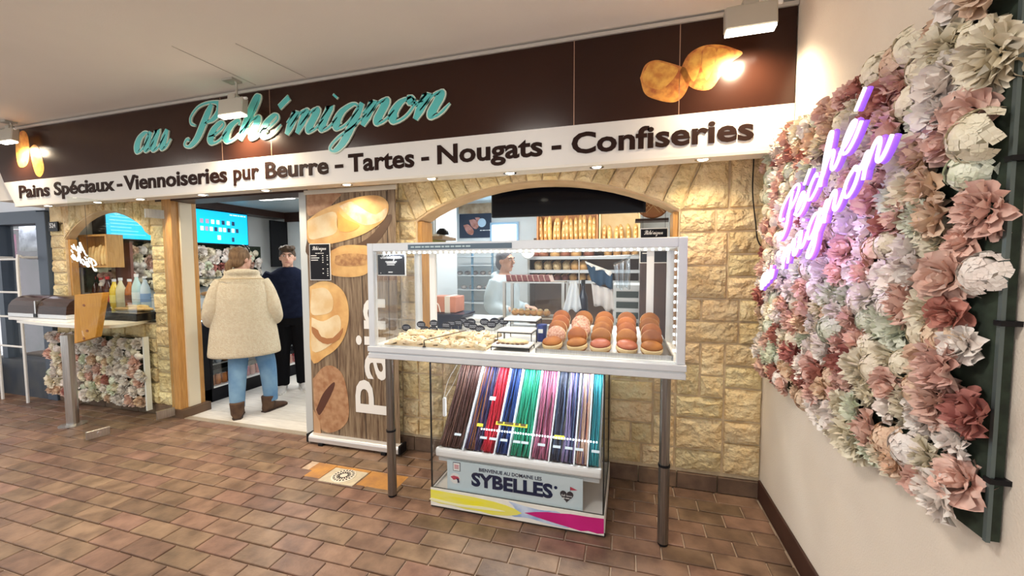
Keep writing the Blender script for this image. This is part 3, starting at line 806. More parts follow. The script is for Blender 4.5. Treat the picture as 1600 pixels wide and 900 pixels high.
# rows rise towards the near end as in the photograph (top edge about 2.2 m)
flower_field(fp, (-.03, -.13, .86), (0, -1, 0), (0, 0, 1), 1.50, 1.30, .0815, .84, 5, maxn=300)
# neon lettering on the flowers
neonw = mat('lit_neon_tube', (.93, .90, 1.0), .3, emit=1.0); neonv = mat('neon_halo_violet', (.30, .10, .80), .3, emit=.7)
nn = thing('neon_sign', 'white neon script sign with a violet halo hung on the flower panel', 'neon sign', (-.12, -1.0, 1.4))
def neon(s, parent, org, ux, uz, width, xh, r, off, m, name, slant=.38):
    paths, adv = script_paths(s, slant); k = width/adv; org, ux, uz = Vector(org), Vector(ux).normalized(), Vector(uz).normalized(); nrm = ux.cross(uz)
    mb = MB()
    for p in paths: mb.tube([org + ux*v.x*k + uz*v.y*xh + nrm*off for v in p[::2] + [p[-1]]], r, 6)
    return mb.build(name, m, parent, smooth=True)
nu = Vector((0, -1, .44)).normalized(); nz = Vector((0, .18, 1)).normalized()
for (s, o, wd, h) in (('au', (-.165, -.47, 1.36), .19, .062), ('Péché', (-.165, -.70, 1.60), .70, .068), ('mignon', (-.165, -.76, 1.475), .80, .068)):
    neon(s, nn, o, nu, nz, wd, h, .0048, .0, neonw, 'neon_tube', .2)
    neon(s, nn, o, nu, nz, wd, h, .0075, -.014, neonv, 'violet_halo', .2)  # violet halo of the white tubes, put in as glowing tubes behind
lamp('neon_glow', 'AREA', (-.20, -.9, 1.6), 1.2, (.62, .40, 1), (1, 0, 0), .7, .3)
cb = at(1178, 250, 'y', -.03); 
tag(MB().tube(spline([at(1178,245,'y',-.03), at(1176,300,'y',-.035), at(1181,350,'y',-.03), at(1184,375,'y',-.035), at(1196,395,'y',-.04)], 4), .004, 5).build('cable', black), 'thin black cable running down the stone wall beside the flowers', 'cable')
# ============================================================ ROLL-UP BANNER
BY = -.10
bn = thing('roll_up_banner', 'tall roll-up banner printed with loaves on weathered planks beside the doorway', 'banner', (-2.95, BY, 0))
bx0, bx1 = -3.385, -2.545
planks = mat('printed_planks', (.34, .25, .155), .5, c2=(.095, .05, .026), scale=5, stretch=(16, 1, 1.1), detail=8, lo=.3, hi=.7)
B(bx0, bx1, BY, BY+.003, .075, 2.085).build('canvas', planks, bn)
B(bx0-.01, bx1+.012, BY-.006, BY+.012, 2.08, 2.115).build('top_bar', mat('bar_cream', (.78, .74, .64), .35, .2), bn)
bm_ = MB().extr([(bx0-.01, BY-.05, .02), (bx0-.01, BY+.045, .02), (bx0-.01, BY+.045, .07), (bx0-.01, BY+.01, .085), (bx0-.01, BY-.04, .075), (bx0-.01, BY-.05, .06)], (bx1-bx0+.022, 0, 0))
bm_.build('cassette', mat('cassette_silver', (.74, .73, .72), .3, .5), bn, bevel=.004)
B(bx1+.012, bx1+.028, BY-.05, BY+.045, .015, .085).build('end_cap', black, bn); B(bx0-.026, bx0-.01, BY-.05, BY+.045, .015, .085).build('end_cap', black, bn)
for x in (bx0+.12, bx1-.12): B(x-.02, x+.02, BY-.06, BY+.06, 0, .02).build('foot', black, bn)
for x in (-3.12, -2.86, -2.62): B(x-.004, x+.004, BY-.0006, BY, .09, 2.07).build('printed_gap', mat('gap_ink', (.05, .03, .02), .6), bn)
loafA = mat('printed_loaf_gold', (.80, .52, .20), .45, c2=(.62, .33, .11), scale=7, detail=6)
loafB = mat('printed_loaf_flour', (.78, .66, .47), .45, c2=(.58, .40, .22), scale=16, detail=8)
loafC = mat('printed_loaf_brown', (.36, .17, .08), .45, c2=(.52, .31, .17), scale=18, detail=8)
loafD = mat('printed_loaf_cream', (.84, .72, .48), .45, c2=(.72, .50, .24), scale=6, detail=5)
def bp(name, pts, lev, m, n=4): return pxpoly(name, pts, BY-.0004-lev*.0012, .001, m, bn, n)
L_ = 478.5
bp('printed_shadow', [(480,372),(530,388),(575,372),(606,336),(611,345),(590,378),(560,392),(515,400),(480,398)], 0, mat('shadow_ink', (.10, .055, .03), .6))
bp('printed_loaf', [(479.5,303),(530,302),(526,312),(512,325),(498,332),(481,336)], 1, loafC)
bp('printed_baguette_loaf', [(480,345),(500,330),(535,315),(570,306),(595,307),(607,320),(601,342),(575,362),(545,374),(510,382),(482,379)], 2, loafA)
bp('printed_flour_patch', [(530,322),(548,315),(560,322),(585,335),(604,325),(600,342),(572,352),(548,340)], 3, loafB)
bp('printed_flour_patch', [(527,330),(540,342),(562,352),(548,362),(528,358)], 3, mat('printed_orange', (.80, .44, .10), .45, c2=(.7, .34, .08), scale=10))
bp('printed_flour_patch', [(481,346),(500,337),(524,332),(526,362),(500,372),(483,372)], 3, loafD)
bp('printed_cut_loaf', [(517,392),(535,384),(560,383),(577,388),(577,422),(560,432),(530,432),(516,425)], 2, loafA)
bp('printed_crumb', [(524,400),(545,396),(575,399),(574,412),(550,416),(525,413)], 3, mat('printed_crumb', (.62, .36, .14), .5, c2=(.35, .16, .06), scale=25))
bp('printed_round_loaf', [(484,448),(500,440),(520,442),(538,458),(545,485),(542,515),(530,540),(510,556),(486,561)], 2, loafA)
bp('printed_score', [(487,452),(508,450),(520,466),(518,486),(500,492),(486,488)], 3, loafD)
bp('printed_score', [(487,496),(505,502),(528,492),(532,515),(515,540),(488,548)], 3, loafD)
bp('printed_score_line', [(487,510),(497,516),(502,526),(520,528),(536,512),(530,530),(512,538),(498,532),(488,520)], 4, mat('score_ink', (.40, .17, .06), .5), 2)
bp('printed_rye_loaf', [(489,592),(505,574),(520,572),(535,585),(543,615),(545,650),(535,668),(515,676),(500,668),(492,640)], 2, loafC)
bp('printed_rye_cut', [(494,640),(505,615),(520,598),(523,602),(515,622),(500,648)], 3, mat('rye_ink', (.10, .035, .02), .5))
bp('printed_paper', [(490,640),(500,660),(503,690),(491,689)], 3, mat('paper_ink', (.55, .33, .18), .6), 0)
# "Pain" reads upwards
text('lettering', 'Pain', mat('print_white', (.85, .84, .80), .4), bn, (at(606, 600, 'y', BY).x, BY-.007, .305), UZ, -UX, .93, .30, bold=.012, ext=.0006, split=True)
# small black menu boards
chalk = mat('menu_black', (.012, .012, .017), .5, spec=.15); menuw = mat('menu_white', (.80, .80, .80), .5)
def menu(pts, y, label, lines, head='au Péché mignon', sub=None, border=True, name='menu_board', hang=None):
    (xa, ya), (xb, yb) = pts; a, b = at(xa, ya, 'y', y), at(xb, yb, 'y', y); x0, x1, z1, z0 = a.x, b.x, a.z, b.z; W, H = x1-x0, z1-z0
    t = thing(name, label, 'sign', (x0, y, z0))
    if border: B(x0, x1, y, y+.006, z0, z1).build('frame', white, t)
    B(x0+.006, x1-.006, y-.0015, y+.004, z0+.006, z1-.006).build('board', chalk, t)
    script_text('heading', head.replace('au ', ''), menuw, t, (x0+W*.15, y-.0015, z1-H*.13-.012), UX, UZ, W*.66, .014, .002, .005, .0006)
    if sub: text('subheading', sub, menuw, t, (x0+W*.3, y-.0016, z1-H*.13-.045), UX, UZ, W*.4, None, ext=0)
    for (u0, u1, v) in lines: B(x0+W*u0, x0+W*u1, y-.0022, y-.001, z0+H*v, z0+H*v+.007).build('written_line', menuw, t)
    if hang:
        for x in (x0+.02, x1-.02): MB().tube([(x, y+.003, z1), (x, y+.003, hang)], .0015, 4).build('cord', black, t)
    return t
menu(((483,381),(517,438)), BY-.012, 'tall black price menu fixed to the bread banner', [(.08,.35,.66),(.62,.68,.66),(.84,.9,.66),(.08,.48,.60),(.62,.68,.60),(.84,.9,.60),(.08,.42,.54),(.62,.68,.54),(.84,.9,.54),(.62,.68,.48),(.84,.9,.42),(.62,.68,.30),(.84,.9,.30),(.84,.9,.24),(.62,.68,.18),(.84,.9,.18),(.84,.9,.12)], sub='~')
# ============================================================ GLASS DISPLAY CASE ON LEGS
cs = thing('glass_display_case', 'aluminium framed glass display case on tall steel legs in front of the arch', 'display case', (-1.465, -.37, 0))
cx0, cx1, cy0, cy1, cz0, cz1 = -2.39, -.545, -.675, -.06, .945, 1.635
p = .042
B(cx0, cx1, cy0, cy1, cz0, cz0+.012).build('table_base', alu, cs); B(cx0-.006, cx1+.006, cy0-.012, cy1, cz0+.014, cz0+.048).build('table_edge', alu, cs, bevel=.003)
B(cx0-.004, cx1+.004, cy0-.008, cy0+.02, cz0-.028, cz0+.004).build('lower_rail', alu, cs, bevel=.003)
B(cx0+.02, cx1-.02, cy0+.03, cy1-.01, cz0+.048, cz0+.053).build('deck', white, cs)
dk = cz0+.053
for (x, y) in ((cx0, cy0), (cx1-p, cy0), (cx0, cy1-p), (cx1-p, cy1-p)): B(x, x+p, y, y+p, cz0+.048, cz1).build('post', alu, cs, bevel=.003)
for y in (cy0, cy1-p): B(cx0+p, cx1-p, y, y+p, cz1-.05, cz1).build('top_rail', alu, cs, bevel=.003)
for x in (cx0, cx1-p): B(x, x+p, cy0+p, cy1-p, cz1-.05, cz1).build('top_rail', alu, cs, bevel=.003)
for x in (cx0+p+.10, cx1-p-.10): B(x-.022, x+.022, cy1-.03, cy1, cz0+.05, cz1-.05).build('back_upright', mat('upright_white', (.80, .80, .80), .4), cs)
B(cx0+p, cx1-p, cy0+.014, cy0+.02, cz0+.05, cz1-.05).build('front_pane', winglass, cs)
for x in (cx0+.018, cx1-.024): B(x, x+.006, cy0+p, cy1-p, cz0+.05, cz1-.05).build('side_pane', winglass, cs)
B(cx0+p, cx1-p, cy0+p, cy1-p, cz1-.018, cz1-.012).build('top_pane', winglass, cs)
led = mat('lit_led', (.85, .95, 1.0), .3, emit=7); ledb = mat('lit_led_blue', (.30, .62, 1.0), .3, emit=6); ledy = mat('lit_led_warm', (1, .92, .62), .3, emit=5)
for i in range(48):
    x = cx0+.09+i*(cx1-cx0-.18)/47; B(x-.006, x+.006, cy0+.045, cy0+.052, cz1-.064, cz1-.054).build('led', led, cs)
for i in range(14):
    z = 1.60-i*.042; B(cx1-p-.012, cx1-p-.004, cy0+.045, cy0+.053, z-.006, z+.006).build('led', led, cs)
lamp('case_led_light', 'AREA', ((cx0+cx1)/2, cy0+.06, cz1-.07), 3.2, (.86, .94, 1), (0, .3, -1), 1.6, .03)
B(-2.10, -1.45, cy0-.003, cy0, cz1-.042, cz1-.012).build('brand_strip', mat('strip_grey_blue', (.10, .15, .20), .4), cs)
text('strip_lettering', '~', mat('strip_ink', (.45, .58, .62), .5), cs, (-2.08, cy0-.0035, cz1-.034), UX, UZ, .40, .014, ext=0)
legm = mat('tarnished_steel', (.30, .27, .24), .32, .9, c2=(.20, .18, .16), scale=5, stretch=(40, 40, 1))
for (x, y) in ((-2.285, -.615), (-.63, -.615)):
    lg = MB().lathe((x, y, 0), [(.0285, .012), (.0285, .43), (.0265, .44), (.0265, .955)], 14).build('leg', legm, cs, smooth=False)
    MB().lathe((x, y, 0), [(.027, 0), (.027, .012)], 14).build('rubber_foot', black, lg); MB().lathe((x, y, .43), [(.031, 0), (.031, .012)], 14).build('collar', black, lg)
# menu card hung inside the case
menu(((589,397),(634,431)), cy0+.06, 'black framed menu card hung in the left end of the glass case', [(.12,.88,.80),(.12,.14,.1),(.3,.7,.62),(.34,.66,.56),(.36,.62,.48),(.4,.55,.14)], border=True, name='menu_card')
for py, w in ((475, .05), (512, .05), (529, .05)):
    q = at(601, py, 'y', cy1); 
# ---- doughnuts on a steel tray
ty0 = -.615
tr = thing('steel_tray', 'shallow steel tray full of doughnuts at the right of the glass case', 'tray', (-.98, -.4, dk))
B(-1.325, -.60, ty0, -.13, dk+.001, dk+.006).build('tray_bottom', steel, tr)
for a in ((-1.325, -.60, ty0-.006, ty0+.002, dk+.001, dk+.026), (-1.325, -.60, -.132, -.126, dk+.001, dk+.026), (-1.33, -1.322, ty0-.006, -.126, dk+.001, dk+.026), (-.603, -.595, ty0-.006, -.126, dk+.001, dk+.026)): B(*a).build('rim', steel, tr)
MB().extr([(-1.30, ty0+.12, dk+.006), (-1.30, -.14, dk+.006), (-1.30, -.14, dk+.10)], (.66, 0, 0)).build('sloped_rack', mat('rack_grey', (.5, .5, .5), .4, .5), tr)
dsugar = mat('fried_crust', (.36, .125, .025), .55, c2=(.25, .07, .014), scale=16, spec=.25, bump=.25, bscale=180, objrand=.12)
dband = mat('doughnut_band', (.90, .70, .40), .65, c2=(.82, .60, .30), scale=20)
dpink = mat('pink_glaze', (.40, .115, .06), .4, c2=(.32, .085, .045), scale=14, spec=.3, objrand=.08); dsprk = mat('nut_glaze', (.42, .16, .10), .5, c2=(.66, .42, .30), scale=90, detail=2, bump=.6, bscale=120)
def dough(top):
    r = .058
    prof = [(.001, -.032), (r*.62, -.032), (r*.92, -.022), (r*1.0, -.013)]; prof2 = [(r, -.013), (r*1.014, -.005), (r*1.014, .005), (r, .012)]; prof3 = [(r, .012), (r*.95, .021), (r*.74, .030), (r*.38, .035), (.001, .036)]
    return [(n, MB().lathe((0,0,0), q, 18).mesh(n, mm, smooth=True)) for n, q, mm in (('underside', prof, dsugar), ('pale_band', prof2, dband), ('top_crust', prof3, top))]
DM = [dough(dsugar), dough(dpink), dough(dsprk)]
cn = ['leftmost', 'second', 'middle', 'fourth', 'rightmost']; rn = ['front', 'second', 'third', 'fourth', 'back']
for c in range(5):
    for r in range(5):
        x = -1.24 + .1365*c + rnd.uniform(-.006, .006); y = ty0+.075+.083*r; z = dk+.042 if r == 0 else dk+.076+.023*(r-1)
        if r == 4: y -= .01
        v = 0
        if r == 0 and c in (2, 3): v = 1
        if (c, r) in ((0, 1), (1, 3), (1, 2)): v = 2
        kind = ['sugared doughnut', 'pink glazed doughnut', 'nut sprinkled doughnut'][v]
        t = thing('doughnut', f'{kind}, {rn[r]} of the {cn[c]} row on the steel tray', 'doughnut', (x, y, z), 'doughnuts on the steel tray')
        for nm, me in DM[v]:
            o = bpy.data.objects.new(nm, me); COL.objects.link(o); o.parent = t
        tl = math.radians(14 if r == 0 else 72) + rnd.uniform(-.07, .07)
        t.rotation_euler = (tl, rnd.uniform(-.1, .1), rnd.uniform(0, 6.28)*0 + rnd.uniform(-.12, .12))
# ---- white tiered stands
def stand(x0, x1, y0, y1, h, label):
    t = thing('serving_stand', label, 'stand', ((x0+x1)/2, (y0+y1)/2, dk), 'white stands in the glass case')
    B(x0, x1, y0, y1, h, h+.014).build('plate', white, t, bevel=.003)
    B(x0, x1, y0, y1, h-.005, h).build('wire_rim', black, t)
    for (x, y) in ((x0, y0), (x1, y0), (x0, y1), (x1, y1)): MB().tube([(x, y, dk), (x, y, h)], .003, 5).build('wire_leg', black, t)
stand(-1.595, -1.365, -.62, -.49, dk+.022, 'lowest white plate on black wire feet, holding flaked pastry')
stand(-1.60, -1.385, -.48, -.33, dk+.085, 'middle white plate on black wire legs beside the doughnuts')
stand(-1.61, -1.39, -.32, -.16, dk+.135, 'highest white plate on black wire legs behind the others')
flake = mat('pastry_cream', (.80, .66, .42), .8, c2=(.66, .48, .26), scale=30, bump=.4, bscale=90)
t = thing('flaked_pastry', 'flat pale almond pastry lying on the lowest white plate', 'pastry', (-1.48, -.555, dk+.032))
MB().ball((-1.48, -.555, dk+.046), (.10, .05, .016), 14, 6).build('pastry', flake, t, smooth=True)
for i in range(6): MB().ball((-1.56+i*.03, -.60+.006*(i % 2), dk+.040), (.012, .009, .006), 6, 4).build('chocolate_chip', mat('chocolate', (.10, .03, .015), .4), t)
ct = thing('blue_cup', 'small royal blue tub between the white plates and doughnuts', 'tub', (-1.365, -.27, dk))
MB().lathe((-1.365, -.27, dk), [(.03, 0), (.036, .11), (.038, .112)], 16).build('tub', mat('royal_blue', (.02, .05, .30), .4), ct, smooth=True); MB().box(-1.38, -1.35, -.309, -.305, dk+.06, dk+.085).build('tub_print', white, ct)
# ---- nougat
bd = tag(B(-2.30, -1.62, -.645, -.32, dk+.001, dk+.009).build('paper_sheet', mat('baking_paper', (.66, .52, .34), .8), None), 'sheet of tan baking paper under the heaped nougat', 'paper')
nougat = mat('nougat', (.84, .74, .55), .7, c2=(.72, .55, .33), scale=28, bump=.3, bscale=80, objrand=.10); nut = mat('almond', (.32, .15, .06), .6)
def slab(seed):
    R = random.Random(seed); mb = MB(); a, b, h = R.uniform(.032, .048), R.uniform(.022, .032), R.uniform(.010, .014)
    top = [(a*math.cos(q)*R.uniform(.85, 1.15), b*math.sin(q)*R.uniform(.85, 1.15)) for q in [i*math.pi/4+.39 for i in range(8)]]
    mb.loft([[Vector((x, y, -h)) for (x, y) in top], [Vector((x*1.05, y*1.05, 0)) for (x, y) in top], [Vector((x*.95, y*.95, h*R.uniform(.9, 1.1))) for (x, y) in top]])
    nb = MB()
    for i in range(4): nb.ball((R.uniform(-.6, .6)*a, R.uniform(-.6, .6)*b, h), (.006, .0045, .004), 6, 4)
    return mb.mesh('slab', nougat), nb.mesh('almond', nut)
NS = [slab(i) for i in range(4)]
k = 0
for i in range(11):
    for j in range(5):
        for lay in range(2):
            if lay and (j in (0, 1, 4) or i in (0, 10)): continue
            x = -2.245+i*.058+rnd.uniform(-.012, .012); y = -.61+j*.062+rnd.uniform(-.01, .01); z = dk+.022+lay*.022+ .004*j
            t = thing('nougat_piece', f'piece of cream nougat, {ordn(i)} from the left in the {["front", "second", "third", "fourth", "back"][j]} row, {["lower", "upper"][lay]} layer', 'nougat', (x, y, z), 'nougat heaped in the glass case')
            a, b = NS[k % 4]; k += 1
            for nm, me in (('slab', a), ('almond', b)):
                o = bpy.data.objects.new(nm, me); COL.objects.link(o); o.parent = t
                if nm == 'almond': stuff(o)
            t.rotation_euler = (rnd.uniform(-.35, .35), rnd.uniform(-.35, .35), rnd.uniform(0, 3.1))
# oval black price tags on pins
tagm = mat('slate_tag', (.012, .013, .024), .5, spec=.2); tagw = mat('chalk', (.62, .66, .75), .7)
tp = [(635,516),(658,511),(664,519),(678,509),(677,519),(697,512),(705,509),(716,508),(723,505),(731,511),(736,507),(739,514),(750,518),(757,507),(768,511),(773,506),(787,506)]
for i, (px, py) in enumerate(tp):
    y = -.40 + .015*(519-py) + (.02 if i % 2 else 0); c = at(px, py-4, 'y', y)
    t = thing('price_tag', f'oval black price tag with white script, {ordn(i)} from the left in the nougat', 'price tag', (c.x, y, dk+.03), 'oval price tags in the nougat')
    MB().lathe((c.x, y, c.z), [(.001, -.002), (.034, -.002), (.0355, 0), (.034, .002), (.001, .002)], 16, 'y', sy=.72).build('plaque', tagm, t)
    neon_ = MB()
    for q in (0, 1): neon_.tube([Vector((c.x-.024+.0053*s_, y-.0025, c.z+.005-q*.011+.003*math.sin(s_*2.1+i))) for s_ in range(10)], .0011, 4)
    neon_.build('written_price', tagw, t); MB().tube([(c.x, y+.001, c.z-.015), (c.x, y+.001, min(dk+.03, c.z-.02))], .0012, 4).build('pin', steel, t)
tg = thing('pastry_tongs', 'thin dark pastry tongs leaning on a small stand in the nougat', 'tongs', (-2.0, -.66, dk))
a0, a1 = Vector((-2.02, -.645, dk+.012)), Vector((-1.80, -.50, dk+.09))
MB().tube([a0+Vector((0, 0, .03)), a0+Vector((.04, .01, .04)), a1], .0035, 5).build('arm', mat('tongs_dark', (.10, .06, .05), .4), tg); MB().lathe((a0.x, a0.y, dk+.001), [(.012, 0), (.009, .006), (.003, .008), (.003, .04)], 8).build('tong_rest', black, tg)
# ============================================================ CANDY CABINET
cc = thing('candy_cabinet', 'glass candy cabinet on a painted white plinth below the display case', 'cabinet', (-1.46, -.33, 0))
gx0, gx1, gy0, gy1, gz0, gz1 = -1.985, -.935, -.655, -.03, .115, .915
B(gx0, gx1+.005, gy0, gy1, .004, .02).build('plinth_base', mat('chipped_edge', (.03, .025, .02), .8), cc)
B(gx0, gx1, gy0-.004, gy0+.012, .014, .125).build('plinth_front', mat('chipped_white', (.86, .86, .80), .5, c2=(.80, .79, .70), scale=12), cc)
for x in (gx0, gx1-.014): B(x, x+.018, gy0+.012, gy1, .014, .125).build('plinth_side', white, cc)
B(gx0, gx1, gy1-.012, gy1, .014, .125).build('plinth_back', white, cc); B(gx0+.014, gx1-.014, gy0+.012, gy1-.012, .10, .112).build('plinth_top', white, cc)
yel = mat('painted_yellow', (.86, .80, .02), .5, c2=(.82, .78, .18), scale=5, stretch=(1, 1, 6)); mag = mat('painted_magenta', (.62, .015, .22), .5, c2=(.52, .01, .17), scale=6); blu = mat('painted_blue_wash', (.30, .42, .70), .5, c2=(.62, .72, .85), scale=12)
yf = gy0-.0042
def fpoly(name, pts, lev, m, n=4):
    P = spline([Vector((a, yf-lev*.0008, b)) for (a, b) in pts] + [Vector((pts[0][0], yf-lev*.0008, pts[0][1]))], n)[:-1] if n else [Vector((a, yf-lev*.0008, b)) for (a, b) in pts]
    return MB().extr(P, (0, -.0008, 0)).build(name, m, cc)
fpoly('painted_blue', [(-1.48, .12), (-1.30, .10), (-1.18, .105), (-1.12, .03), (-1.22, .024), (-1.36, .04), (-1.46, .035), (-1.44, .08)], 0, blu)
fpoly('painted_yellow', [(-1.984, .114), (-1.85, .112), (-1.70, .110), (-1.58, .104), (-1.50, .094), (-1.44, .080), (-1.40, .062), (-1.43, .046), (-1.49, .032), (-1.58, .022), (-1.66, .030), (-1.75, .027), (-1.84, .036), (-1.92, .034), (-1.984, .044)], 1, yel, 0)
fpoly('painted_yellow_streak', [(-1.98, .062), (-1.8, .052), (-1.62, .062), (-1.5, .056), (-1.6, .046), (-1.8, .038), (-1.98, .046)], 2, mat('painted_pale_yellow', (.86, .86, .55), .5))
fpoly('painted_magenta', [(-1.385, .068), (-1.32, .084), (-1.25, .096), (-1.18, .100), (-1.12, .107), (-1.02, .108), (-.9365, .112), (-.9365, .028), (-.97, .022), (-1.02, .028), (-1.06, .020), (-1.12, .028), (-1.2, .038), (-1.27, .048), (-1.32, .056)], 1, mag, 0)
fr = mat('cabinet_edge_black', (.015, .017, .018), .35)
for (x, y) in ((gx0+.006, gy0+.006), (gx1-.006, gy0+.006), (gx0+.006, gy1-.006), (gx1-.006, gy1-.006)): B(x-.004, x+.004, y-.004, y+.004, .115, gz1).build('edge_post', fr, cc)
for z in (.122, gz1-.004):
    for y in (gy0+.006, gy1-.006): B(gx0+.01, gx1-.01, y-.004, y+.004, z-.004, z+.004).build('edge_rail', fr, cc)
    for x in (gx0+.006, gx1-.006): B(x-.004, x+.004, gy0+.01, gy1-.01, z-.004, z+.004).build('edge_rail', fr, cc)
B(gx0+.01, gx1-.01, gy0+.004, gy0+.008, .125, gz1-.008).build('front_pane', winglass, cc)
for x in (gx0+.004, gx1-.008): B(x, x+.004, gy0+.01, gy1-.01, .125, gz1-.008).build('side_pane', winglass, cc)
B(gx0+.01, gx1-.01, gy0+.01, gy1-.01, gz1-.006, gz1-.002).build('top_pane', winglass, cc)
# sloping rack
rk = thing('candy_rack', 'white sloping candy rack with clear dividers inside the cabinet', 'rack', (-1.45, -.4, .33))
T0, B0 = Vector((0, -.19, .80)), Vector((0, -.585, .335)); dn = (B0-T0); nv = Vector((0, dn.z, -dn.y)).normalized(); nv = nv if nv.y < 0 else -nv
def rp(x, t, h=0): return Vector((x, 0, 0)) + T0 + dn*t + nv*h
rx0, rx1 = -1.95, -.965
def slabx(mb, x0, x1, t0, t1, h0, h1, m=0):
    return mb.add([rp(x0,t0,h0), rp(x1,t0,h0), rp(x1,t1,h0), rp(x0,t1,h0), rp(x0,t0,h1), rp(x1,t0,h1), rp(x1,t1,h1), rp(x0,t1,h1)], [(0,3,2,1),(4,5,6,7),(0,1,5,4),(1,2,6,5),(2,3,7,6),(3,0,4,7)], m)
slabx(MB(), rx0, rx1, 0, 1, -.02, -.01).build('sloping_board', mat('rack_white', (.78, .80, .82), .5), rk)
lip = MB().extr([(rx0-.01, -.60, .30), (rx0-.01, -.635, .318), (rx0-.01, -.638, .355), (rx0-.01, -.625, .372), (rx0-.01, -.56, .35)], (rx1-rx0+.02, 0, 0)).build('front_lip', white, rk, bevel=.006)
B(rx0, rx1, -.61, -.2, .28, .302).build('rack_shelf', mat('rack_grey_white', (.62, .65, .66), .5), rk)
for x in (rx0+.0, rx1-.012): MB().extr([(x, -.60, .30), (x, -.05, .30), (x, -.05, .80), (x, -.19, .83), (x, -.62, .36)], (.006, 0, 0)).build('rack_side', glass('acrylic', (.9, .95, .95), .08), rk)
acr = mat('divider_white', (.80, .86, .90), .35)
edges = [-1.95, -1.775, -1.672, -1.575, -1.49, -1.36, -1.25, -1.185, -1.105, -1.03, -.965]
for i, x in enumerate(edges[1:-1]):
    if i in (1, 6): continue
    slabx(MB(), x-.003, x+.003, .02, 1.0, -.01, .075 if i != 5 else .06).build('divider', acr, rk)
for i in range(58):
    x = rx0+.02+i*(rx1-rx0-.04)/57; c = rp(x, -.02, .09); B(c.x-.005, c.x+.005, c.y-.004, c.y+.004, c.z-.004, c.z+.004).build('led', ledy if i < 20 else led, rk)
    if i > 14:
        c = rp(x, .78, .082); B(c.x-.0035, c.x+.0035, c.y-.003, c.y+.003, c.z-.0035, c.z+.0035).build('led', led, rk)
lamp('candy_led_light', 'AREA', (-1.45, -.33, .885), 7, (.88, .95, 1), (0, -.2, -1), 1.0, .03)
def lace_bundle(x0, x1, cols, label, n=26, sway=.016, seed=1, loose=.05):
    R = random.Random(seed); t = thing('lace_candy', label, 'candy', rp((x0+x1)/2, .5, 0), 'bundles of lace candy in the cabinet')
    per = {}
    for i in range(n):
        x = x0+.008+(x1-x0-.016)*R.random(); h = .004+R.random()*loose; ph = R.uniform(0, 6); a = R.uniform(.3, 1)*sway; xb = x+R.uniform(-.012, .012)
        pts = []
        for k in range(11):
            t_ = k/10; xx = x+(xb-x)*t_+a*math.sin(ph+t_*R.uniform(4, 6))*.5
            xx = min(max(xx, x0+.004), x1-.004); hh = h+.006*math.sin(ph+t_*7)+(.012*max(0, t_-.85)/.15)
            pts.append(rp(xx, .01+t_*.965, hh))
        per.setdefault(R.choice(cols), MB()).tube(pts, R.uniform(.0038, .0052), 5)
    for cn_, mb in per.items(): stuff(mb.build('laces', mat('lace_'+cn_, LC[cn_], .42, spec=.3), t, smooth=True))
    return t
LC = {'brown': (.075, .030, .025), 'brown2': (.12, .055, .04), 'navy': (.012, .022, .085), 'violet': (.05, .03, .10), 'rust': (.24, .09, .04), 'red': (.50, .012, .03), 'red2': (.38, .01, .04), 'blue': (.015, .05, .20), 'green': (.01, .24, .13), 'green2': (.02, .32, .20),
      'pink': (.42, .12, .20), 'mauve': (.26, .10, .17), 'ink': (.03, .035, .06), 'lilac': (.20, .16, .30), 'slate': (.06, .09, .17), 'beige': (.48, .30, .22), 'coral': (.45, .16, .11), 'teal': (.02, .20, .25), 'teal2': (.03, .28, .32)}
for a, b, cols, lab, n in ((0, 1, ('brown', 'brown', 'brown2'), 'thick bundle of dark brown cola laces', 60), (1, 2, ('navy', 'violet', 'rust', 'rust', 'navy'), 'mixed navy and rust brown candy laces', 34), (2, 3, ('red', 'red', 'red2'), 'bright red candy laces in a narrow bin', 34),
        (3, 4, ('blue', 'navy'), 'deep blue candy laces between red and green', 30), (4, 5, ('green', 'green2'), 'emerald green candy laces', 42), (5, 6, ('pink', 'mauve', 'pink'), 'dusty pink candy laces', 38), (6, 7, ('ink', 'slate'), 'blackish candy laces beside the pink ones', 24),
        (7, 8, ('lilac', 'slate', 'navy'), 'lilac and slate blue candy laces', 28), (8, 9, ('beige', 'coral', 'beige', 'lilac'), 'beige and coral candy laces', 28), (9, 10, ('teal', 'teal2'), 'teal candy laces at the right end', 26)):
    lace_bundle(edges[a]+.004, edges[b]-.004, cols, lab, n, seed=a+3)
labm = mat('bin_label', (.75, .86, .92), .5); yl = mat('label_yellow', (.85, .76, .05), .5)
def binlabel(x, t_, w, h, m, lab, txt=None):
    t = thing('bin_label', lab, 'label', rp(x, t_, .07), 'little labels over the candy bins')
    mb = MB(); slabx(mb, x-w, x+w, t_-h, t_+h, .074, .076); mb.build('card', m, t)
    if txt:
        text('lettering', txt, mat('label_ink', (.12, .08, .02), .6), t, rp(x-w*.9, t_+h*.6, .0765), UX, -dn, w*1.8, None, ext=0)
binlabel(-1.50, .70, .10, .018, yl, 'long yellow caption strip over the red and green laces', '~')
binlabel(-1.20, .77, .03, .018, yl, 'short yellow caption over the dark laces', '~')
binlabel(-1.70, .74, .02, .016, yl, 'small pale yellow caption beside the brown laces')
for i, x in enumerate((-1.83, -1.66, -1.60, -1.53, -1.45, -1.40, -1.30, -1.21, -1.14, -1.08, -.99)):
    binlabel(x, .86, .022, .012, labm, f'small pale blue price label on the candy bins, number {["one","two","three","four","five","six","seven","eight","nine","ten","eleven"][i]} from the left')
binlabel(-1.655, .45, .02, .02, labm, 'white price label halfway up the navy and rust laces')
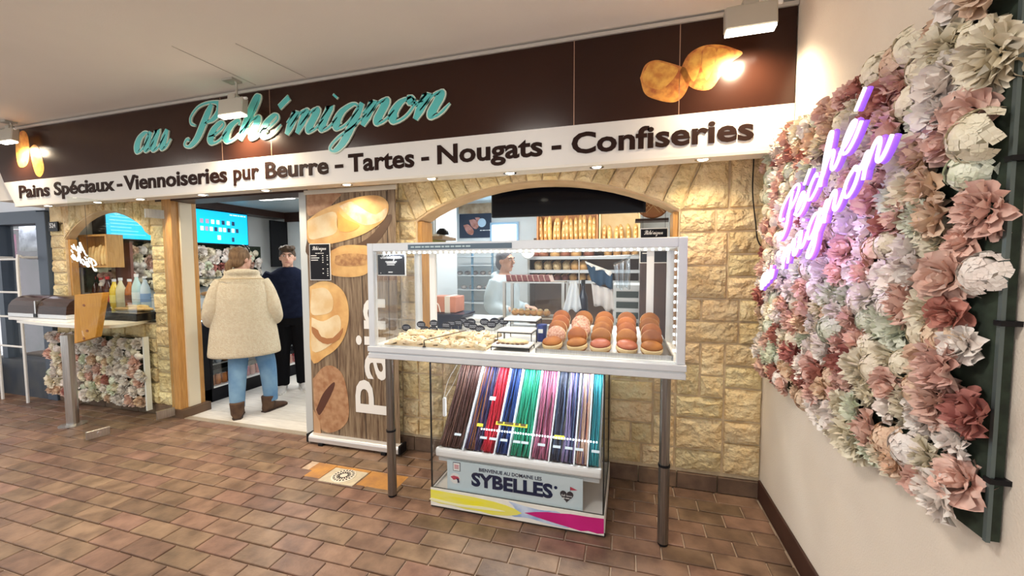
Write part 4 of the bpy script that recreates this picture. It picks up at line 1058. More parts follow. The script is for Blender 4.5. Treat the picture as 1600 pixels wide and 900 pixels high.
# white adapter hanging inside the cabinet
ad = thing('power_adapter', 'slim white power adapter hanging on wires in the cabinet corner', 'adapter', (-1.93, -.55, .62))
B(-1.945, -1.925, -.56, -.54, .54, .66).build('adapter_body', white, ad, bevel=.003); MB().tube(spline([(-1.94, -.55, .66), (-1.93, -.5, .76), (-1.91, -.40, .84)], 4), .0018, 4).build('wire', white, ad); MB().tube(spline([(-1.93, -.55, .66), (-1.90, -.48, .74), (-1.88, -.40, .84)], 4), .0018, 4).build('wire', white, ad)
# ---- the resort board
sb = thing('resort_board', 'pale blue SYBELLES welcome board leaning inside the candy cabinet', 'board', (-1.46, -.62, .115))
sx0, sx1, sz0, sz1, sy = -1.885, -1.055, .114, .298, -.628
B(sx0, sx1, sy, sy+.008, sz0, sz1).build('board', mat('board_pale_blue', (.60, .74, .80), .45, c2=(.70, .79, .82), scale=1.6), sb)
nvy = mat('board_navy', (.006, .016, .065), .6, spec=.15)
text('lettering', 'BIENVENUE AU DOMAINE LES', nvy, sb, (-1.675, sy-.001, .256), UX, UZ, .385, .022, bold=.02, ext=.0005)
text('lettering', 'SYBELLES', nvy, sb, (-1.725, sy-.001, .158), UX, UZ, .50, .088, bold=.045, ext=.0005, split=True)
text('registered_mark', 'R', nvy, sb, (-1.212, sy-.001, .224), UX, UZ, .008, None, ext=0); MB().lathe((-1.208, sy-.001, .2285), [(.009, 0), (.010, -.0004), (.009, -.0008)], 16, 'y').build('registered_ring', nvy, sb)
B(-1.845, -1.797, sy-.002, sy, .238, .292).build('crest_frame', nvy, sb); B(-1.842, -1.800, sy-.003, sy, .241, .289).build('crest_field', white, sb)
for i in range(3): B(-1.835, -1.807, sy-.004, sy-.002, .254+i*.009, .258+i*.009).build('crest_line', mat('crest_red', (.55, .05, .10), .5), sb)
MB().lathe((-1.832, sy-.001, .19), [(.034, 0), (.034, -.001), (.001, -.001)], 20, 'y').build('emblem_disc', white, sb)
MB().extr([(-1.862, sy-.002, .198), (-1.84, sy-.002, .207), (-1.812, sy-.002, .203), (-1.802, sy-.002, .19), (-1.825, sy-.002, .186), (-1.842, sy-.002, .180)], (0, -.001, 0)).build('emblem_red', mat('crest_red', (.55, .05, .10), .5), sb)
MB().extr([(-1.825, sy-.003, .195), (-1.806, sy-.003, .19), (-1.803, sy-.003, .168), (-1.815, sy-.003, .166), (-1.816, sy-.003, .18)], (0, -.001, 0)).build('emblem_navy', nvy, sb)
hp = []
for i in range(24):
    a = 2*math.pi*i/24; hp.append((-1.145+.0024*16*math.sin(a)**3, sy-.001, .190+.0024*(13*math.cos(a)-5*math.cos(2*a)-2*math.cos(3*a)-math.cos(4*a))))
MB().extr(hp, (0, -.001, 0)).build('heart', mat('heart_black', (.02, .018, .03), .5), sb)
text('heart_lettering', 'full love', white, sb, (-1.175, sy-.0025, .186), UX, UZ, .06, .012, ext=0, bold=.01); text('heart_lettering', '~', white, sb, (-1.168, sy-.0025, .172), UX, UZ, .045, .008, ext=0)
MB().tube([(-1.125, sy-.002, .218), (-1.125, sy-.002, .246)], .0012, 4).build('flag_pole', nvy, sb); MB().extr([(-1.124, sy-.001, .246), (-1.085, sy-.001, .232), (-1.108, sy-.001, .228), (-1.124, sy-.001, .226)], (0, -.001, 0)).build('flag', mat('crest_red', (.55, .05, .10), .5), sb)
# ============================================================ DOORWAY
gd = thing('glass_door_leaf', 'frameless glass door leaf standing open outwards by the wooden post', 'door', (-5.2, -.35, 0))
h0, h1 = Vector((-5.10, -.04, .012)), Vector((-5.24, -.66, .012)); dv = (h1-h0); nd_ = Vector((dv.y, -dv.x, 0)).normalized()*.005
MB().extr([h0-nd_, h1-nd_, h1-nd_+UZ*2.06, h0-nd_+UZ*2.06], nd_*2).build('pane', doorglass, gd)
fm = h0.lerp(h1, .86); dd = dv.normalized()
MB().obox(fm+Vector((0, 0, .045)), dd*.075, nd_*1.8, UZ*.035).build('patch_fitting', steel, gd, bevel=.003); MB().lathe(fm+Vector((.012, 0, .045)), [(.001, -.004), (.016, -.004), (.016, .004), (.001, .004)], 12, 'x').build('lock', chrome, gd)
for z in (.06, 1.98): MB().obox(h0.lerp(h1, .12)+UZ*z, dd*.07, nd_*1.8, UZ*.04).build('hinge_patch', steel, gd)
g2 = thing('glass_door_edge', 'second glass door leaf opened into the shop at the right jamb', 'door', (-3.6, .4, 0))
a, b = Vector((-3.575, .04, .012)), Vector((-3.66, .70, .012)); e2 = (b-a); n2 = Vector((e2.y, -e2.x, 0)).normalized()*.005
MB().extr([a-n2, b-n2, b-n2+UZ*2.06, a-n2+UZ*2.06], n2*2).build('pane', winglass, g2)
for q, z in ((a, .05), (b, 1.0)):
    pass
MB().obox(a.lerp(b, .1)+UZ*.06, e2.normalized()*.06, n2*1.8, UZ*.05).build('patch_fitting', steel, g2)
MB().obox(a+UZ*1.03, e2.normalized()*.003, n2*1.3, UZ*1.03).build('dark_edge', mat('glass_edge', (.05, .09, .08), .2), g2)
# ============================================================ LEFT COUNTER
lc = thing('snack_counter', 'white snack counter with bowed front under the left arch', 'counter', (-6.0, -.1, 0))
fe = [at(px, py, 'z', .955) for (px, py) in ((26,501),(60,505),(100,508.5),(150,510),(190,508),(222,503),(243,497))]
top = [(v.x, v.y) for v in spline(fe, 4)] + [(-5.37, .22), (-6.70, .22), (-6.70, -.03), (-7.0, -.03)]
MB().extr([(x, y, .935) for (x, y) in top], (0, 0, .028)).build('worktop', mat('worktop_white', (.80, .78, .72), .35), lc)
wt = .963
lf = thing('counter_flower_panel', 'artificial flower panel with white edge trim below the snack counter', 'flower panel', (-6.1, -.02, .1))
B(-6.90, -5.42, -.06, -.045, .10, .78).build('backing', leafm, lf); B(-5.425, -5.405, -.09, -.045, .06, .80).build('edge_trim', white, lf)
flower_field(lf, (-6.88, -.065, .10), (1, 0, 0), (0, 0, 1), 1.44, .68, .092, .86, 21, maxn=140, bias=1)
# wooden board on steel post
wp = thing('board_on_post', 'honey wood board on a round steel post beside the snack counter', 'stand', (-5.87, -.42, 0))
MB().lathe((-5.87, -.42, 0), [(.10, 0), (.10, .006), (.062, .012), (.044, .014), (.044, .86)], 16).build('post', steel, wp)
q = [at(px, py, 'y', -.50) for (px, py) in ((116,461),(161,457),(149,527),(116,537))]
MB().extr(q, (.0, .045, 0)).build('board', mat('orange_pine', (.70, .34, .05), .5, c2=(.58, .25, .035), scale=6, stretch=(14, 14, 1.2), spec=.3), wp, bevel=.003)
for (px, py) in ((131,477),(136,517),(131,529)): MB().lathe(at(px, py, 'y', -.502), [(.001, -.001), (.012, -.001), (.012, .002)], 10, 'y', sx=1.4).build('knot', mat('knot', (.30, .10, .03), .6), wp)
# hot snack case with smoked lid
hc = thing('snack_warmer', 'snack warmer with brown smoked curved lid on the counter', 'display case', (-6.55, -.2, wt))
smoke = mat('smoked_plastic', (.030, .014, .010), .2, c2=(.05, .026, .02), scale=6, spec=.2, stretch=(1, 1, 20))
hx0, hx1, hy0, hy1 = -6.86, -5.95, -.38, -.03
B(hx0, hx1, hy0, hy1, wt, wt+.03).build('base', white, hc, bevel=.004); B(hx0, hx1, hy0, hy1, wt+.034, wt+.075).build('body', alu, hc, bevel=.004)
arc = [(hy1 - (hy1-hy0)*.5*(1-math.cos(math.pi*i/10)), wt+.075+.17*math.sin(math.pi*i/10)**.7) for i in range(11)]
for (xa, xb) in ((hx0, hx0+.44), (hx0+.47, hx1)): MB().extr([(xa, y, z) for (y, z) in arc], (xb-xa, 0, 0)).build('lid', smoke, hc, smooth=False)
B(hx0+.445, hx0+.465, hy0-.004, hy1, wt+.05, wt+.20).build('lid_strap', steel, hc); B(hx0+.43, hx0+.48, hy0-.008, hy0, wt+.04, wt+.075).build('latch', black, hc)
# bread display with black base
bd_ = thing('bread_display', 'low bread display with black base beside the stone pier', 'display case', (-5.6, -.05, wt))
B(-5.98, -5.40, -.14, .15, wt, wt+.075).build('base', gloss_black, bd_, bevel=.006); B(-5.98, -5.40, -.13, .14, wt+.18, wt+.186).build('glass_top', winglass, bd_); B(-5.98, -5.40, -.135, -.131, wt+.075, wt+.18).build('glass_front', winglass, bd_)
for i, (px, py) in enumerate(((190,478),(203,476),(216,474),(228,473),(208,480),(222,478))):
    c = at(px, py, 'y', .0+.02*i); c.z = wt+.095+.018*(i > 3)
    tag(MB().ball(c, (.105, .03, .022), 12, 6).build('baguette_sandwich', mat('pale_crust', (.80, .60, .28), .6, c2=(.68, .42, .16), scale=14, objrand=.1), smooth=True), ['leftmost', 'second', 'third', 'rightmost', 'upper left', 'upper right'][i]+' pale bread roll in the low bread display', 'bread', 'rolls in the bread display')
# bottles seen through the left arch
def bottle(px, py_b, py_t, y, col, label, cap=(.6, .05, .05), lab=None, r=.034, clear=False):
    b_, t_ = at(px, py_b, 'y', y), at(px, py_t, 'y', y); H = t_.z-b_.z
    t = thing('bottle', label, 'bottle', (b_.x, y, b_.z), 'bottles behind the left arch'); nm = 'liquid_%d_%d' % (px, py_b)
    m_ = mat(nm, col, .12) if not clear else glass('pale_bottle', col, .12)
    MB().lathe(b_, [(r*.8, 0), (r, .01), (r, H*.58), (r*.92, H*.68), (r*.38, H*.86), (r*.34, H*.93)], 14).build('body', m_, t, smooth=True)
    MB().lathe(b_, [(r*.42, H*.92), (r*.42, H), (.001, H)], 12).build('cap', mat('cap_%.2f%.2f' % cap[:2], cap, .4), t)
    if lab: MB().lathe(b_, [(r*1.02, H*.28), (r*1.02, H*.52)], 14).build('label_band', mat('band_%.2f%.2f%.2f' % lab, lab, .5), t)
struct(B(-6.68, -5.38, .12, .6, .93, .975).build('trim_3', mat('shelf_pale', (.70, .70, .66), .5)))
bt = [(151,432,(.05,.012,.01),(.55,.02,.03),'dark cola bottle with red label, leftmost of the row'), (161,434,(.05,.012,.01),(.55,.02,.03),'second dark cola bottle with red label'), (171,432,(.06,.012,.012),(.6,.03,.04),'third dark cola bottle beside the yellow juice'),
      (181,436,(.75,.55,.05),(.8,.7,.2),'bright yellow juice bottle beside the cola'), (191,434,(.66,.62,.42),None,'pale lemonade bottle beside the yellow juice'), (205,436,(.45,.14,.03),(.15,.05,.03),'orange tea bottle with dark label'), (216,428,(.55,.75,.78),(.75,.85,.88),'tall clear water bottle with green tint'), (229,432,(.60,.72,.86),(.25,.4,.7),'clear water bottle with blue label next to the pier')]
for i, (px, pt, c, l, lb) in enumerate(bt): bottle(px, 487, pt, .30, c, lb, lab=l, r=.046, cap=(.6, .05, .05) if i < 3 else (.8, .8, .85))
# wooden bread rack and brown panel behind the bottles
br = thing('bread_rack', 'honey wood bread rack with short baguettes behind the bottles', 'rack', (-6.6, .2, 1.4)); p0, p1 = at(122, 370, 'y', .16), at(168, 415, 'y', .16)
B(p0.x, p1.x, .30, .315, p1.z, p0.z).build('back', wood, br); B(-6.84, p1.x, .16, .315, p1.z-.02, p1.z).build('bottom', wood, br); B(p0.x, p0.x+.02, .16, .30, p1.z, p0.z).build('side', wood, br); B(p1.x-.02, p1.x, .16, .30, p1.z, p0.z).build('side', wood, br); B(-6.84, p1.x, .16, .315, p0.z, p0.z+.02).build('rack_top', wood, br)
for i in range(7):
    x = p0.x+.06+(p1.x-p0.x-.12)*i/6; h = (p1.z-p0.z)*-.72*rnd.uniform(.9, 1.05)
    tag(MB().tube([(x, .22, p1.z), (x, .22, p1.z+h*.1), (x, .22, p1.z+h*.5), (x+.008, .23, p1.z+h*.92), (x+.008, .23, p1.z+h)], [.012, .02, .024, .019, .006], 8).build('short_baguette', mat('pale_crust', (.80, .60, .28)), smooth=True), f'short pale baguette, {ordn(i)} from the left in the honey wood rack', 'bread', 'short baguettes in the honey wood rack')
p0, p1 = at(178, 380, 'y', .42), at(205, 432, 'y', .42); bq = thing('wooden_screen', 'red-brown wooden screen behind the bottles in the left arch', 'screen', (p0.x, .42, .975)); B(p0.x, p1.x, .42, .45, .976, p0.z).build('panel', mat('redbrown_panel', (.22, .08, .06), .6, c2=(.15, .05, .04), scale=5), bq); B(p0.x-.01, p1.x+.01, .415, .455, p0.z, p0.z+.02).build('panel_cap', darkwood, bq)
# small neon in the left arch (seen from behind)
n2_ = thing('window_neon', 'small white neon script hanging inside the left arch', 'neon sign', (-6.35, .12, 1.4))
nw2 = mat('lit_neon_white', (.92, .95, 1), .3, emit=1.3)
pa = at(151, 424, 'y', -.06); pb = at(136, 400, 'y', -.06)
neon('Péché', n2_, (pa.x, -.06, pa.z), (-1, 0, .36), (.1, 0, 1), .40, .05, .0055, 0, nw2, 'neon_tube', .1)
neon('Au', n2_, (pb.x, -.06, pb.z), (-1, 0, .36), (.1, 0, 1), .24, .05, .0055, 0, nw2, 'neon_tube', .1)
MB().tube([(-6.2, -.06, 2.16), (-6.2, -.06, 1.5)], .002, 4).build('hanging_wire', black, n2_)
# house number plate
pl = thing('number_plate', 'small black plate reading 524 on the left stone pier', 'sign', (-6.85, -.03, 1.9))
a, b = at(75, 347, 'y', -.035), at(90, 361, 'y', -.035)
B(a.x, b.x, -.035, -.02, b.z, a.z).build('plate', black, pl); text('number', '524', menuw, pl, (a.x+.025, -.0365, b.z+.035), UX, UZ, (b.x-a.x)-.05, None, ext=.001, bold=.03)
# white tube rack by the neighbour's door
rk2 = thing('tube_rack', 'white tubular rack standing in front of the neighbouring shop', 'rack', (-7.5, -.1, 0))
for x in (-7.62, -7.16):
    MB().tube(spline([(x, -.16, 0), (x, -.16, .8), (x, -.16, 1.56), (x, -.12, 1.6), (x, .0, 1.6)], 3), .014, 6).build('upright', white, rk2)
for z in (.62, .95, 1.22, 1.58): MB().tube([(-7.62, -.16, z), (-7.16, -.16, z)], .011, 6).build('rail', white, rk2)
# things in the neighbour's window
magn = mat('magenta_cloth', (.50, .015, .18), .8, c2=(.28, .01, .12), scale=4)
def garment(x0, x1, z0, z1, y, m, lab):
    t = thing('garment', lab, 'garment', ((x0+x1)/2, y, z0), 'garments in the neighbouring shop'); R = random.Random(int(abs(x0)*100)); rings = []
    for k in range(7):
        u = k/6; wd = (x1-x0)/2*(1-.25*u); rings.append([Vector(((x0+x1)/2+wd*math.cos(a_)*(1+.06*math.sin(5*a_)), y+.06*math.sin(a_)+.015*math.sin(9*a_), z0+(z1-z0)*u)) for a_ in [2*math.pi*i/18 for i in range(18)]])
    MB().loft(rings).build('cloth', m, t, smooth=True); MB().tube([((x0+x1)/2, y, z1), ((x0+x1)/2, y, z1+.06)], .006, 5).build('hanger_hook', chrome, t); return t
def gpx(a, b, y, m, lab):
    p0, p1 = at(*a, 'y', y), at(*b, 'y', y); garment(p0.x, p1.x, p1.z, p0.z, y, m, lab)
gpx((-22, 362), (8, 470), .5, magn, 'deep magenta garment hanging in the neighbouring shop, leftmost')
gpx((8, 366), (27, 460), .5, mat('wine_cloth', (.20, .01, .07), .8), 'wine red garment hanging beside the magenta one')
gpx((30, 346), (62, 392), .5, mat('pale_print', (.55, .60, .66), .8, c2=(.12, .14, .18), scale=9), 'pale patterned garment high in the neighbouring window')
for i, (x, z) in enumerate(((-7.75, .95), (-7.6, .9), (-7.45, .93))):
    tag(MB().ball((x, .55, z), (.10, .06, .07), 10, 6).build('folded_cloth', mat('lilac_white', (.72, .70, .80), .8, c2=(.5, .4, .55), scale=14), smooth=True), ['left', 'middle', 'right'][i]+' crumpled lilac cloth in the neighbouring window', 'cloth', 'cloths in the neighbouring window')
t = thing('lit_snow_globe', 'glowing cream cluster low in the neighbouring window', 'lamp', (-7.5, .45, .42))
for i in range(22): MB().ball((-7.66+.36*rnd.random(), .35+.1*rnd.random(), .46+.17*rnd.random()), .035, 7, 5).build('bulb', mat('lit_cream', (1, .86, .58), .5, emit=1.2), t)
struct(B(-8.1, -7.15, .25, .7, .36, .42).build('shelf', mat('shelf_dark', (.08, .07, .08), .6), None)); bpy.data.objects['shelf'].name = 'trim_4'
t = thing('garment_rail', 'chrome garment rail in the neighbouring shop', 'rail', (-8.5, .5, 0)); MB().tube([(-9.9, .5, 2.0), (-7.5, .5, 2.0)], .012, 6).build('bar', chrome, t)
for x in (-9.85, -7.55): MB().tube([(x, .5, 0), (x, .5, 2.0)], .012, 6).build('upright', chrome, t)
lamp('neighbour_light', 'AREA', (-8.4, .6, 2.06), 9, (.9, .9, 1), (0, 0, -1), .6, .6)
# ============================================================ SHOP INTERIOR, DOOR SIDE
XW = -6.62
cyan = mat('lit_screen_cyan', (.0, .50, .82), .3, c2=(.01, .46, .76), scale=2, emit=.85); scrW = mat('lit_screen_white', (.75, .9, .95), .4, emit=.8); scrD = mat('screen_ink', (.05, .10, .22), .4); scrP = mat('lit_screen_rose', (.55, .35, .5), .4, emit=.4)
def menu_screen(y0, y1, lab, icons):
    t = thing('menu_screen', lab, 'screen', (XW, (y0+y1)/2, 1.82), 'cyan menu screens over the counter')
    B(XW-.22, XW, y0, y1, 1.815, 2.31).build('housing', black, t); B(XW, XW+.004, y0+.012, y1-.012, 1.83, 2.298).build('display', cyan, t)
    R = random.Random(5)
    if icons:
        for r in range(2):
            for c in range(7 if r == 0 else 9):
                y = y0+.16+c*(.078 if r == 0 else .066); z = 2.14-r*.105
                B(XW+.004, XW+.0055, y, y+.045, z-.03, z+.03).build('product_picture', R.choice((scrW, scrD, scrP, scrW)), t)
        for (u, v, w_) in ((.40, 1.92, .05), (.62, 1.90, .04)): B(XW+.004, XW+.0055, y0+u, y0+u+w_, v-.035, v+.03).build('product_picture', scrW if u < .5 else scrD, t)
        text('heading', '~', scrW, t, (XW+.0055, y1-.30, 2.255), (0, 1, 0), UZ, .26, .025, ext=0)
    else:
        for i in range(9): B(XW+.004, XW+.0055, y0+.05, y0+.05+R.uniform(.2, .36), 2.20-i*.04, 2.207-i*.04).build('text_line', mat('lit_screen_pale', (.25, .68, .9), .4, emit=.8), t)
        B(XW+.004, XW+.0055, y0+.52, y0+.525, 1.83, 2.29).build('text_rule', mat('lit_screen_pale', (.25, .68, .9), .4, emit=.8), t); text('heading', '~', scrW, t, (XW+.0055, y0+.60, 2.25), (0, 1, 0), UZ, .22, .03, ext=0)
menu_screen(.32, 1.20, 'cyan menu screen partly seen through the left arch', False); menu_screen(1.23, 2.13, 'cyan menu screen with product pictures in the doorway', True)
struct(B(-6.85, -6.58, .2, 2.85, 2.315, 2.42).build('trim_5', darkwood)); struct(B(-6.58, -3.6, 2.80, 2.85, 2.26, 2.42).build('trim_6', darkwood))
wf = thing('shop_flower_panel', 'pale flower panel on the shop wall below the menu screens', 'flower panel', (-6.8, 1.2, 1.2))
B(-6.85, -6.80, .22, 2.5, 1.20, 1.82).build('backing', leafm, wf)
flower_field(wf, (-6.74, .30, 1.24), (0, 1, 0), (0, 0, 1), 2.1, .52, .10, .9, 33, maxn=140, bias=1)
# refrigerated counter
fg = thing('refrigerated_counter', 'black refrigerated drinks counter with glass pastry top inside the door', 'counter', (-5.55, 1.4, 0))
fx0, fx1, fy0, fy1 = -5.95, -5.20, .24, 2.55
B(fx0, fx1, fy0, fy0+.16, 0, .93).build('end_panel', gloss_black, fg); B(fx0, fx0+.04, fy0, fy1, 0, .93).build('back_panel', black, fg)
B(fx0, fx1, fy0, fy1, 0, .15).build('base', gloss_black, fg); B(fx0, fx1+.01, fy0, fy1, .86, .95).build('counter_band', mat('band_blue_black', (.008, .012, .04), .2), fg)
for z in (.40, .62): B(fx0+.04, fx1-.03, fy0+.16, fy1, z, z+.012).build('shelf', mat('shelf_grey', (.35, .37, .38), .4, .5), fg)
B(fx0+.04, fx1, fy0+.16, fy1, .15, .165).build('deck', white, fg); B(fx1-.008, fx1-.004, fy0+.16, fy1, .15, .86).build('glass_front', winglass, fg)
B(fx1-.012, fx1+.004, fy0+.155, fy0+.18, .15, .86).build('glazing_bar', black, fg)
for i in range(26):
    y = fy0+.06+i*.085; B(fx1+.010, fx1+.016, y-.018, y+.018, .905, .92).build('led', ledb, fg)
lamp('counter_led', 'AREA', (fx1+.03, 1.0, .90), 2.0, (.35, .6, 1), (1, 0, -.6), 1.6, .03)
lamp('fridge_light', 'AREA', (-5.5, 1.4, .84), 5, (.95, .98, 1), (.3, 0, -1), .3, 2.0)
B(fx0, fx1, fy0+.02, fy1, .95, .965).build('vitrine_deck', steel, fg); B(fx0, fx1-.12, fy0+.02, fy1, 1.355, 1.365).build('vitrine_top', glass('dark_glass', (.6, .66, .68), .15), fg); B(fx1-.02, fx1-.012, fy0+.02, fy1, .965, 1.22).build('vitrine_front', winglass, fg)
MB().tube(spline([(fx0+.05, fy0+.03, 1.36), (fx1-.16, fy0+.03, 1.36), (fx1-.05, fy0+.03, 1.30), (fx1-.02, fy0+.03, 1.18), (fx1-.02, fy0+.03, .965)], 5), .013, 8).build('curved_rail', black, fg)
B(fx0+.1, fx1-.06, fy0+.02, fy1, 1.15, 1.156).build('vitrine_shelf', glass('shelf_glass', (.8, .85, .85), .1), fg)
canc = [((.50, .05, .06), 'red'), ((.55, .20, .05), 'orange'), ((.45, .04, .12), 'crimson'), ((.6, .25, .2), 'salmon')]
for i in range(18):
    c, nm = canc[i % 4 if i > 2 else 1]; y = fy0+.21+i*.072
    t = thing('drink_can', f'{nm} drink can, {ordn(i)} from the door on the lowest shelf of the drinks counter', 'can', (fx1-.07, y, .166), 'cans on the lowest shelf')
    MB().lathe((fx1-.07, y, .166), [(.026, 0), (.032, .008), (.032, .105), (.026, .118)], 12).build('can_body', mat('can_'+nm, c, .3, .3), t, smooth=True); MB().lathe((fx1-.07, y, .166), [(.026, .118), (.027, .121), (.001, .119)], 12).build('can_lid', chrome, t)
for i in range(14):
    y = fy0+.22+i*.085; dk_ = i % 3
    t = thing('drink_bottle', f'{["dark cola", "clear", "brown tea"][dk_]} bottle, {ordn(i)} from the door on the middle shelf of the drinks counter', 'bottle', (fx1-.08, y, .412), 'bottles on the middle shelf')
    MB().lathe((fx1-.08, y, .412), [(.03, 0), (.032, .01), (.032, .11), (.014, .16), (.013, .175)], 12).build('body', [mat('bt_dark', (.03, .012, .012), .15), mat('bt_clear', (.35, .40, .45), .15), mat('bt_tea', (.18, .08, .03), .15)][dk_], t, smooth=True); MB().lathe((fx1-.08, y, .412), [(.016, .17), (.016, .192), (.001, .192)], 10).build('cap', white, t)
for i in range(14):
    y = fy0+.22+i*.085
    t = thing('drink_bottle', f'{["green", "teal"][i % 2]} bottle, {ordn(i)} from the door on the top shelf of the drinks counter', 'bottle', (fx1-.08, y, .632), 'bottles on the top shelf')
    MB().lathe((fx1-.08, y, .632), [(.03, 0), (.032, .01), (.032, .12), (.014, .17), (.013, .185)], 12).build('body', [mat('bt_green', (.02, .20, .10), .15), mat('bt_teal', (.05, .22, .22), .15)][i % 2], t, smooth=True); MB().lathe((fx1-.08, y, .632), [(.016, .18), (.016, .20), (.001, .20)], 10).build('cap', white, t)
past = mat('golden_pastry', (.66, .36, .10), .5, c2=(.45, .19, .05), scale=16, objrand=.12)
for lv, z in enumerate((.985, 1.172)):
    for i in range(11):
        y = fy0+.14+i*.17
        tag(MB().ball((fx1-.20, y, z+.012), (.085, .055, .028), 10, 6).build('pastry', past, smooth=True), f'golden pastry, {ordn(i)} from the door on the {["lower", "upper"][lv]} level of the glass pastry top', 'pastry', 'pastries in the counter top')
# back wall of the door side
dc = thing('dark_cabinet', 'low dark navy cabinet along the back wall behind the man', 'cabinet', (-5, 2.7, 0))
B(-5.15, -3.52, 2.45, 2.84, 0, 1.46).build('body', mat('navy_black', (.010, .012, .022), .3), dc); B(-5.16, -3.52, 2.42, 2.84, 1.46, 1.485).build('cabinet_top', mat('cabinet_top', (.05, .055, .07), .3), dc)
for (a, b, c_) in (((389,378),(400,400),(.55,.42,.33)), ((413,365),(424,380),(.58,.46,.38)), ((426,394),(434,408),(.35,.36,.36))):
    p0, p1 = at(*a, 'y', 2.84), at(*b, 'y', 2.84); tag(B(p0.x, p1.x, 2.835, 2.848, p1.z, p0.z).build('wall_tile', mat('tile_%.2f' % c_[0], c_, .6)), {389: 'beige square on the back wall nearest the menu screen', 413: 'beige square on the back wall below the small black sign', 426: 'grey square on the back wall beside the man'}[a[0]], 'wall panel')
p0, p1 = at(408,350,'y',2.84), at(427,358,'y',2.84); t = thing('wall_plate', 'small black sign with white letters on the back wall', 'sign', (p0.x, 2.84, p1.z)); B(p0.x, p1.x, 2.832, 2.848, p1.z, p0.z).build('plate', black, t); text('lettering', '~', menuw, t, (p0.x+.10, 2.8315, p1.z+.02), UX, UZ, .12, None, ext=0)
p0 = at(437, 345, 'y', 2.7); struct(B(p0.x-.015, p0.x+.015, 2.5, 2.84, 1.48, 2.26).build('trim_7', black))
# partition between the two halves of the shop
struct(B(-3.50, -3.44, .9, 2.85, 0, 2.42).build('wall_partition', pale))
# ============================================================ SHOP INTERIOR, BEHIND THE BIG ARCH
tv = thing('television', 'large black television hanging in the top of the big arch', 'television', (-1.3, .3, 1.88))
B(-1.905, -.705, .30, .345, 1.885, 2.40).build('casing', black, tv, bevel=.004); B(-1.89, -.72, .297, .30, 1.90, 2.39).build('screen', gloss_black, tv); B(-1.40, -1.20, .345, .40, 2.2, 2.42).build('bracket', black, tv)
ic = thing('prep_counter', 'white prep counter running behind the big arch', 'counter', (-1.5, .5, 0))
B(-2.42, -.56, .22, .85, .90, .94).build('worktop', mat('prep_white', (.80, .84, .86), .3), ic); B(-2.40, -.58, .26, .84, 0, .90).build('body', white, ic)
z0 = .94
# pale tall cupboard and shelf with papers
tc = thing('tall_cupboard', 'tall pale grey cupboard behind the left side of the big arch', 'cupboard', (-3.1, 1.3, 0))
a, b = at(640, 400, 'y', 1.2).x, at(714, 400, 'y', 1.75).x
B(a, b, 1.2, 1.75, 0, 2.38).build('body', mat('cupboard_grey', (.60, .66, .70), .4), tc); B(a+.02, (a+b)/2-.004, 1.185, 1.2, .1, 2.34).build('door', mat('cupboard_door', (.66, .71, .74), .35), tc); d2 = B((a+b)/2+.004, b-.02, 1.185, 1.2, .1, 2.34).build('door', mat('cupboard_door', (.66, .71, .74), .35), tc); B((a+b)/2+.02, (a+b)/2+.03, 1.165, 1.185, 1.1, 1.3).build('handle', steel, d2)
sh = thing('wall_shelf', 'wooden shelf board with papers inside the left edge of the arch', 'shelf', (-2.5, .7, 1.7)); a, b = at(655, 372, 'y', .7), at(706, 372, 'y', .7)
B(a.x-.3, b.x, .5, .8, a.z-.03, a.z).build('board', mat('shelf_brown', (.30, .22, .15), .5), sh); B(a.x-.2, b.x-.06, .52, .78, a.z, a.z+.02).build('papers', mat('paper_pale', (.75, .72, .66), .8), sh); B(a.x-.2, b.x-.1, .52, .78, a.z-.06, a.z-.03).build('green_tray', mat('olive_tray', (.32, .32, .08), .5), sh)
tag(MB().lathe((at(690, 360, 'y', .6).x, .62, a.z+.021), [(.06, 0), (.055, .03), (.03, .055), (.001, .06)], 14).build('black_cap', black, smooth=True), 'black cap lying on the papers on the wooden shelf', 'cap')
# croissant poster and bread picture on the back wall
def wall_rect(p, q, y, d=.01):
    a, b = at(*p, 'y', y), at(*q, 'y', y); return (a.x, b.x, y-d, y, b.z, a.z)
ps = thing('croissant_poster', 'dark poster with croissants on the back wall left of the television', 'poster', (-3, 2.8, 1.9)); R_ = wall_rect((718,335), (768,371), 2.84); B(*R_).build('sheet', mat('poster_dark', (.03, .04, .07), .4), ps)
for i, pts in enumerate(([(724,352),(732,351),(740,360),(738,367),(730,364)], [(733,344),(742,343),(748,352),(744,358),(737,354)], [(742,340),(749,340),(752,345),(747,348)])): pxpoly('printed_croissant', pts, 2.829, .001, mat('poster_rose', (.58, .28, .24), .4, c2=(.40, .15, .10), scale=20), ps)
q = at(753, 348, 'y', 2.828); MB().lathe(q, [(.06, 0), (.066, -.002), (.06, -.003)], 18, 'y').build('printed_ring', mat('ring_blue', (.5, .65, .8), .5), ps); q = at(750, 361, 'y', 2.828); text('lettering', '~', menuw, ps, q, UX, UZ, .16, None, ext=0)
bp_ = thing('bread_picture', 'sloping bread picture above the croissant poster', 'poster', (-3, 2.82, 2.2)); MB().extr([at(717,318,'y',2.84), at(770,302,'y',2.84), at(770,334,'y',2.84), at(717,334,'y',2.84)], (0, -.008, 0)).build('sheet', mat('picture_bread', (.66, .50, .34), .5, c2=(.38, .22, .12), scale=7), bp_)
lw_ = thing('wall_light_box', 'glowing white light panel on the back wall below the television', 'light', (-2.5, 2.8, 1.8)); B(*wall_rect((770,352), (807,381), 2.84, .03)).build('diffuser', mat('lit_white_panel', (.92, .97, 1), .4, emit=3.0), lw_); R_ = wall_rect((766,348), (811,385), 2.84, .012); B(*R_).build('frame', mat('frame_blue', (.30, .45, .60), .5), lw_)
lamp('light_box_glow', 'AREA', (-2.62, 2.72, 1.93), 7, (.45, .78, 1), (0, -1, -.2), .3, .25)
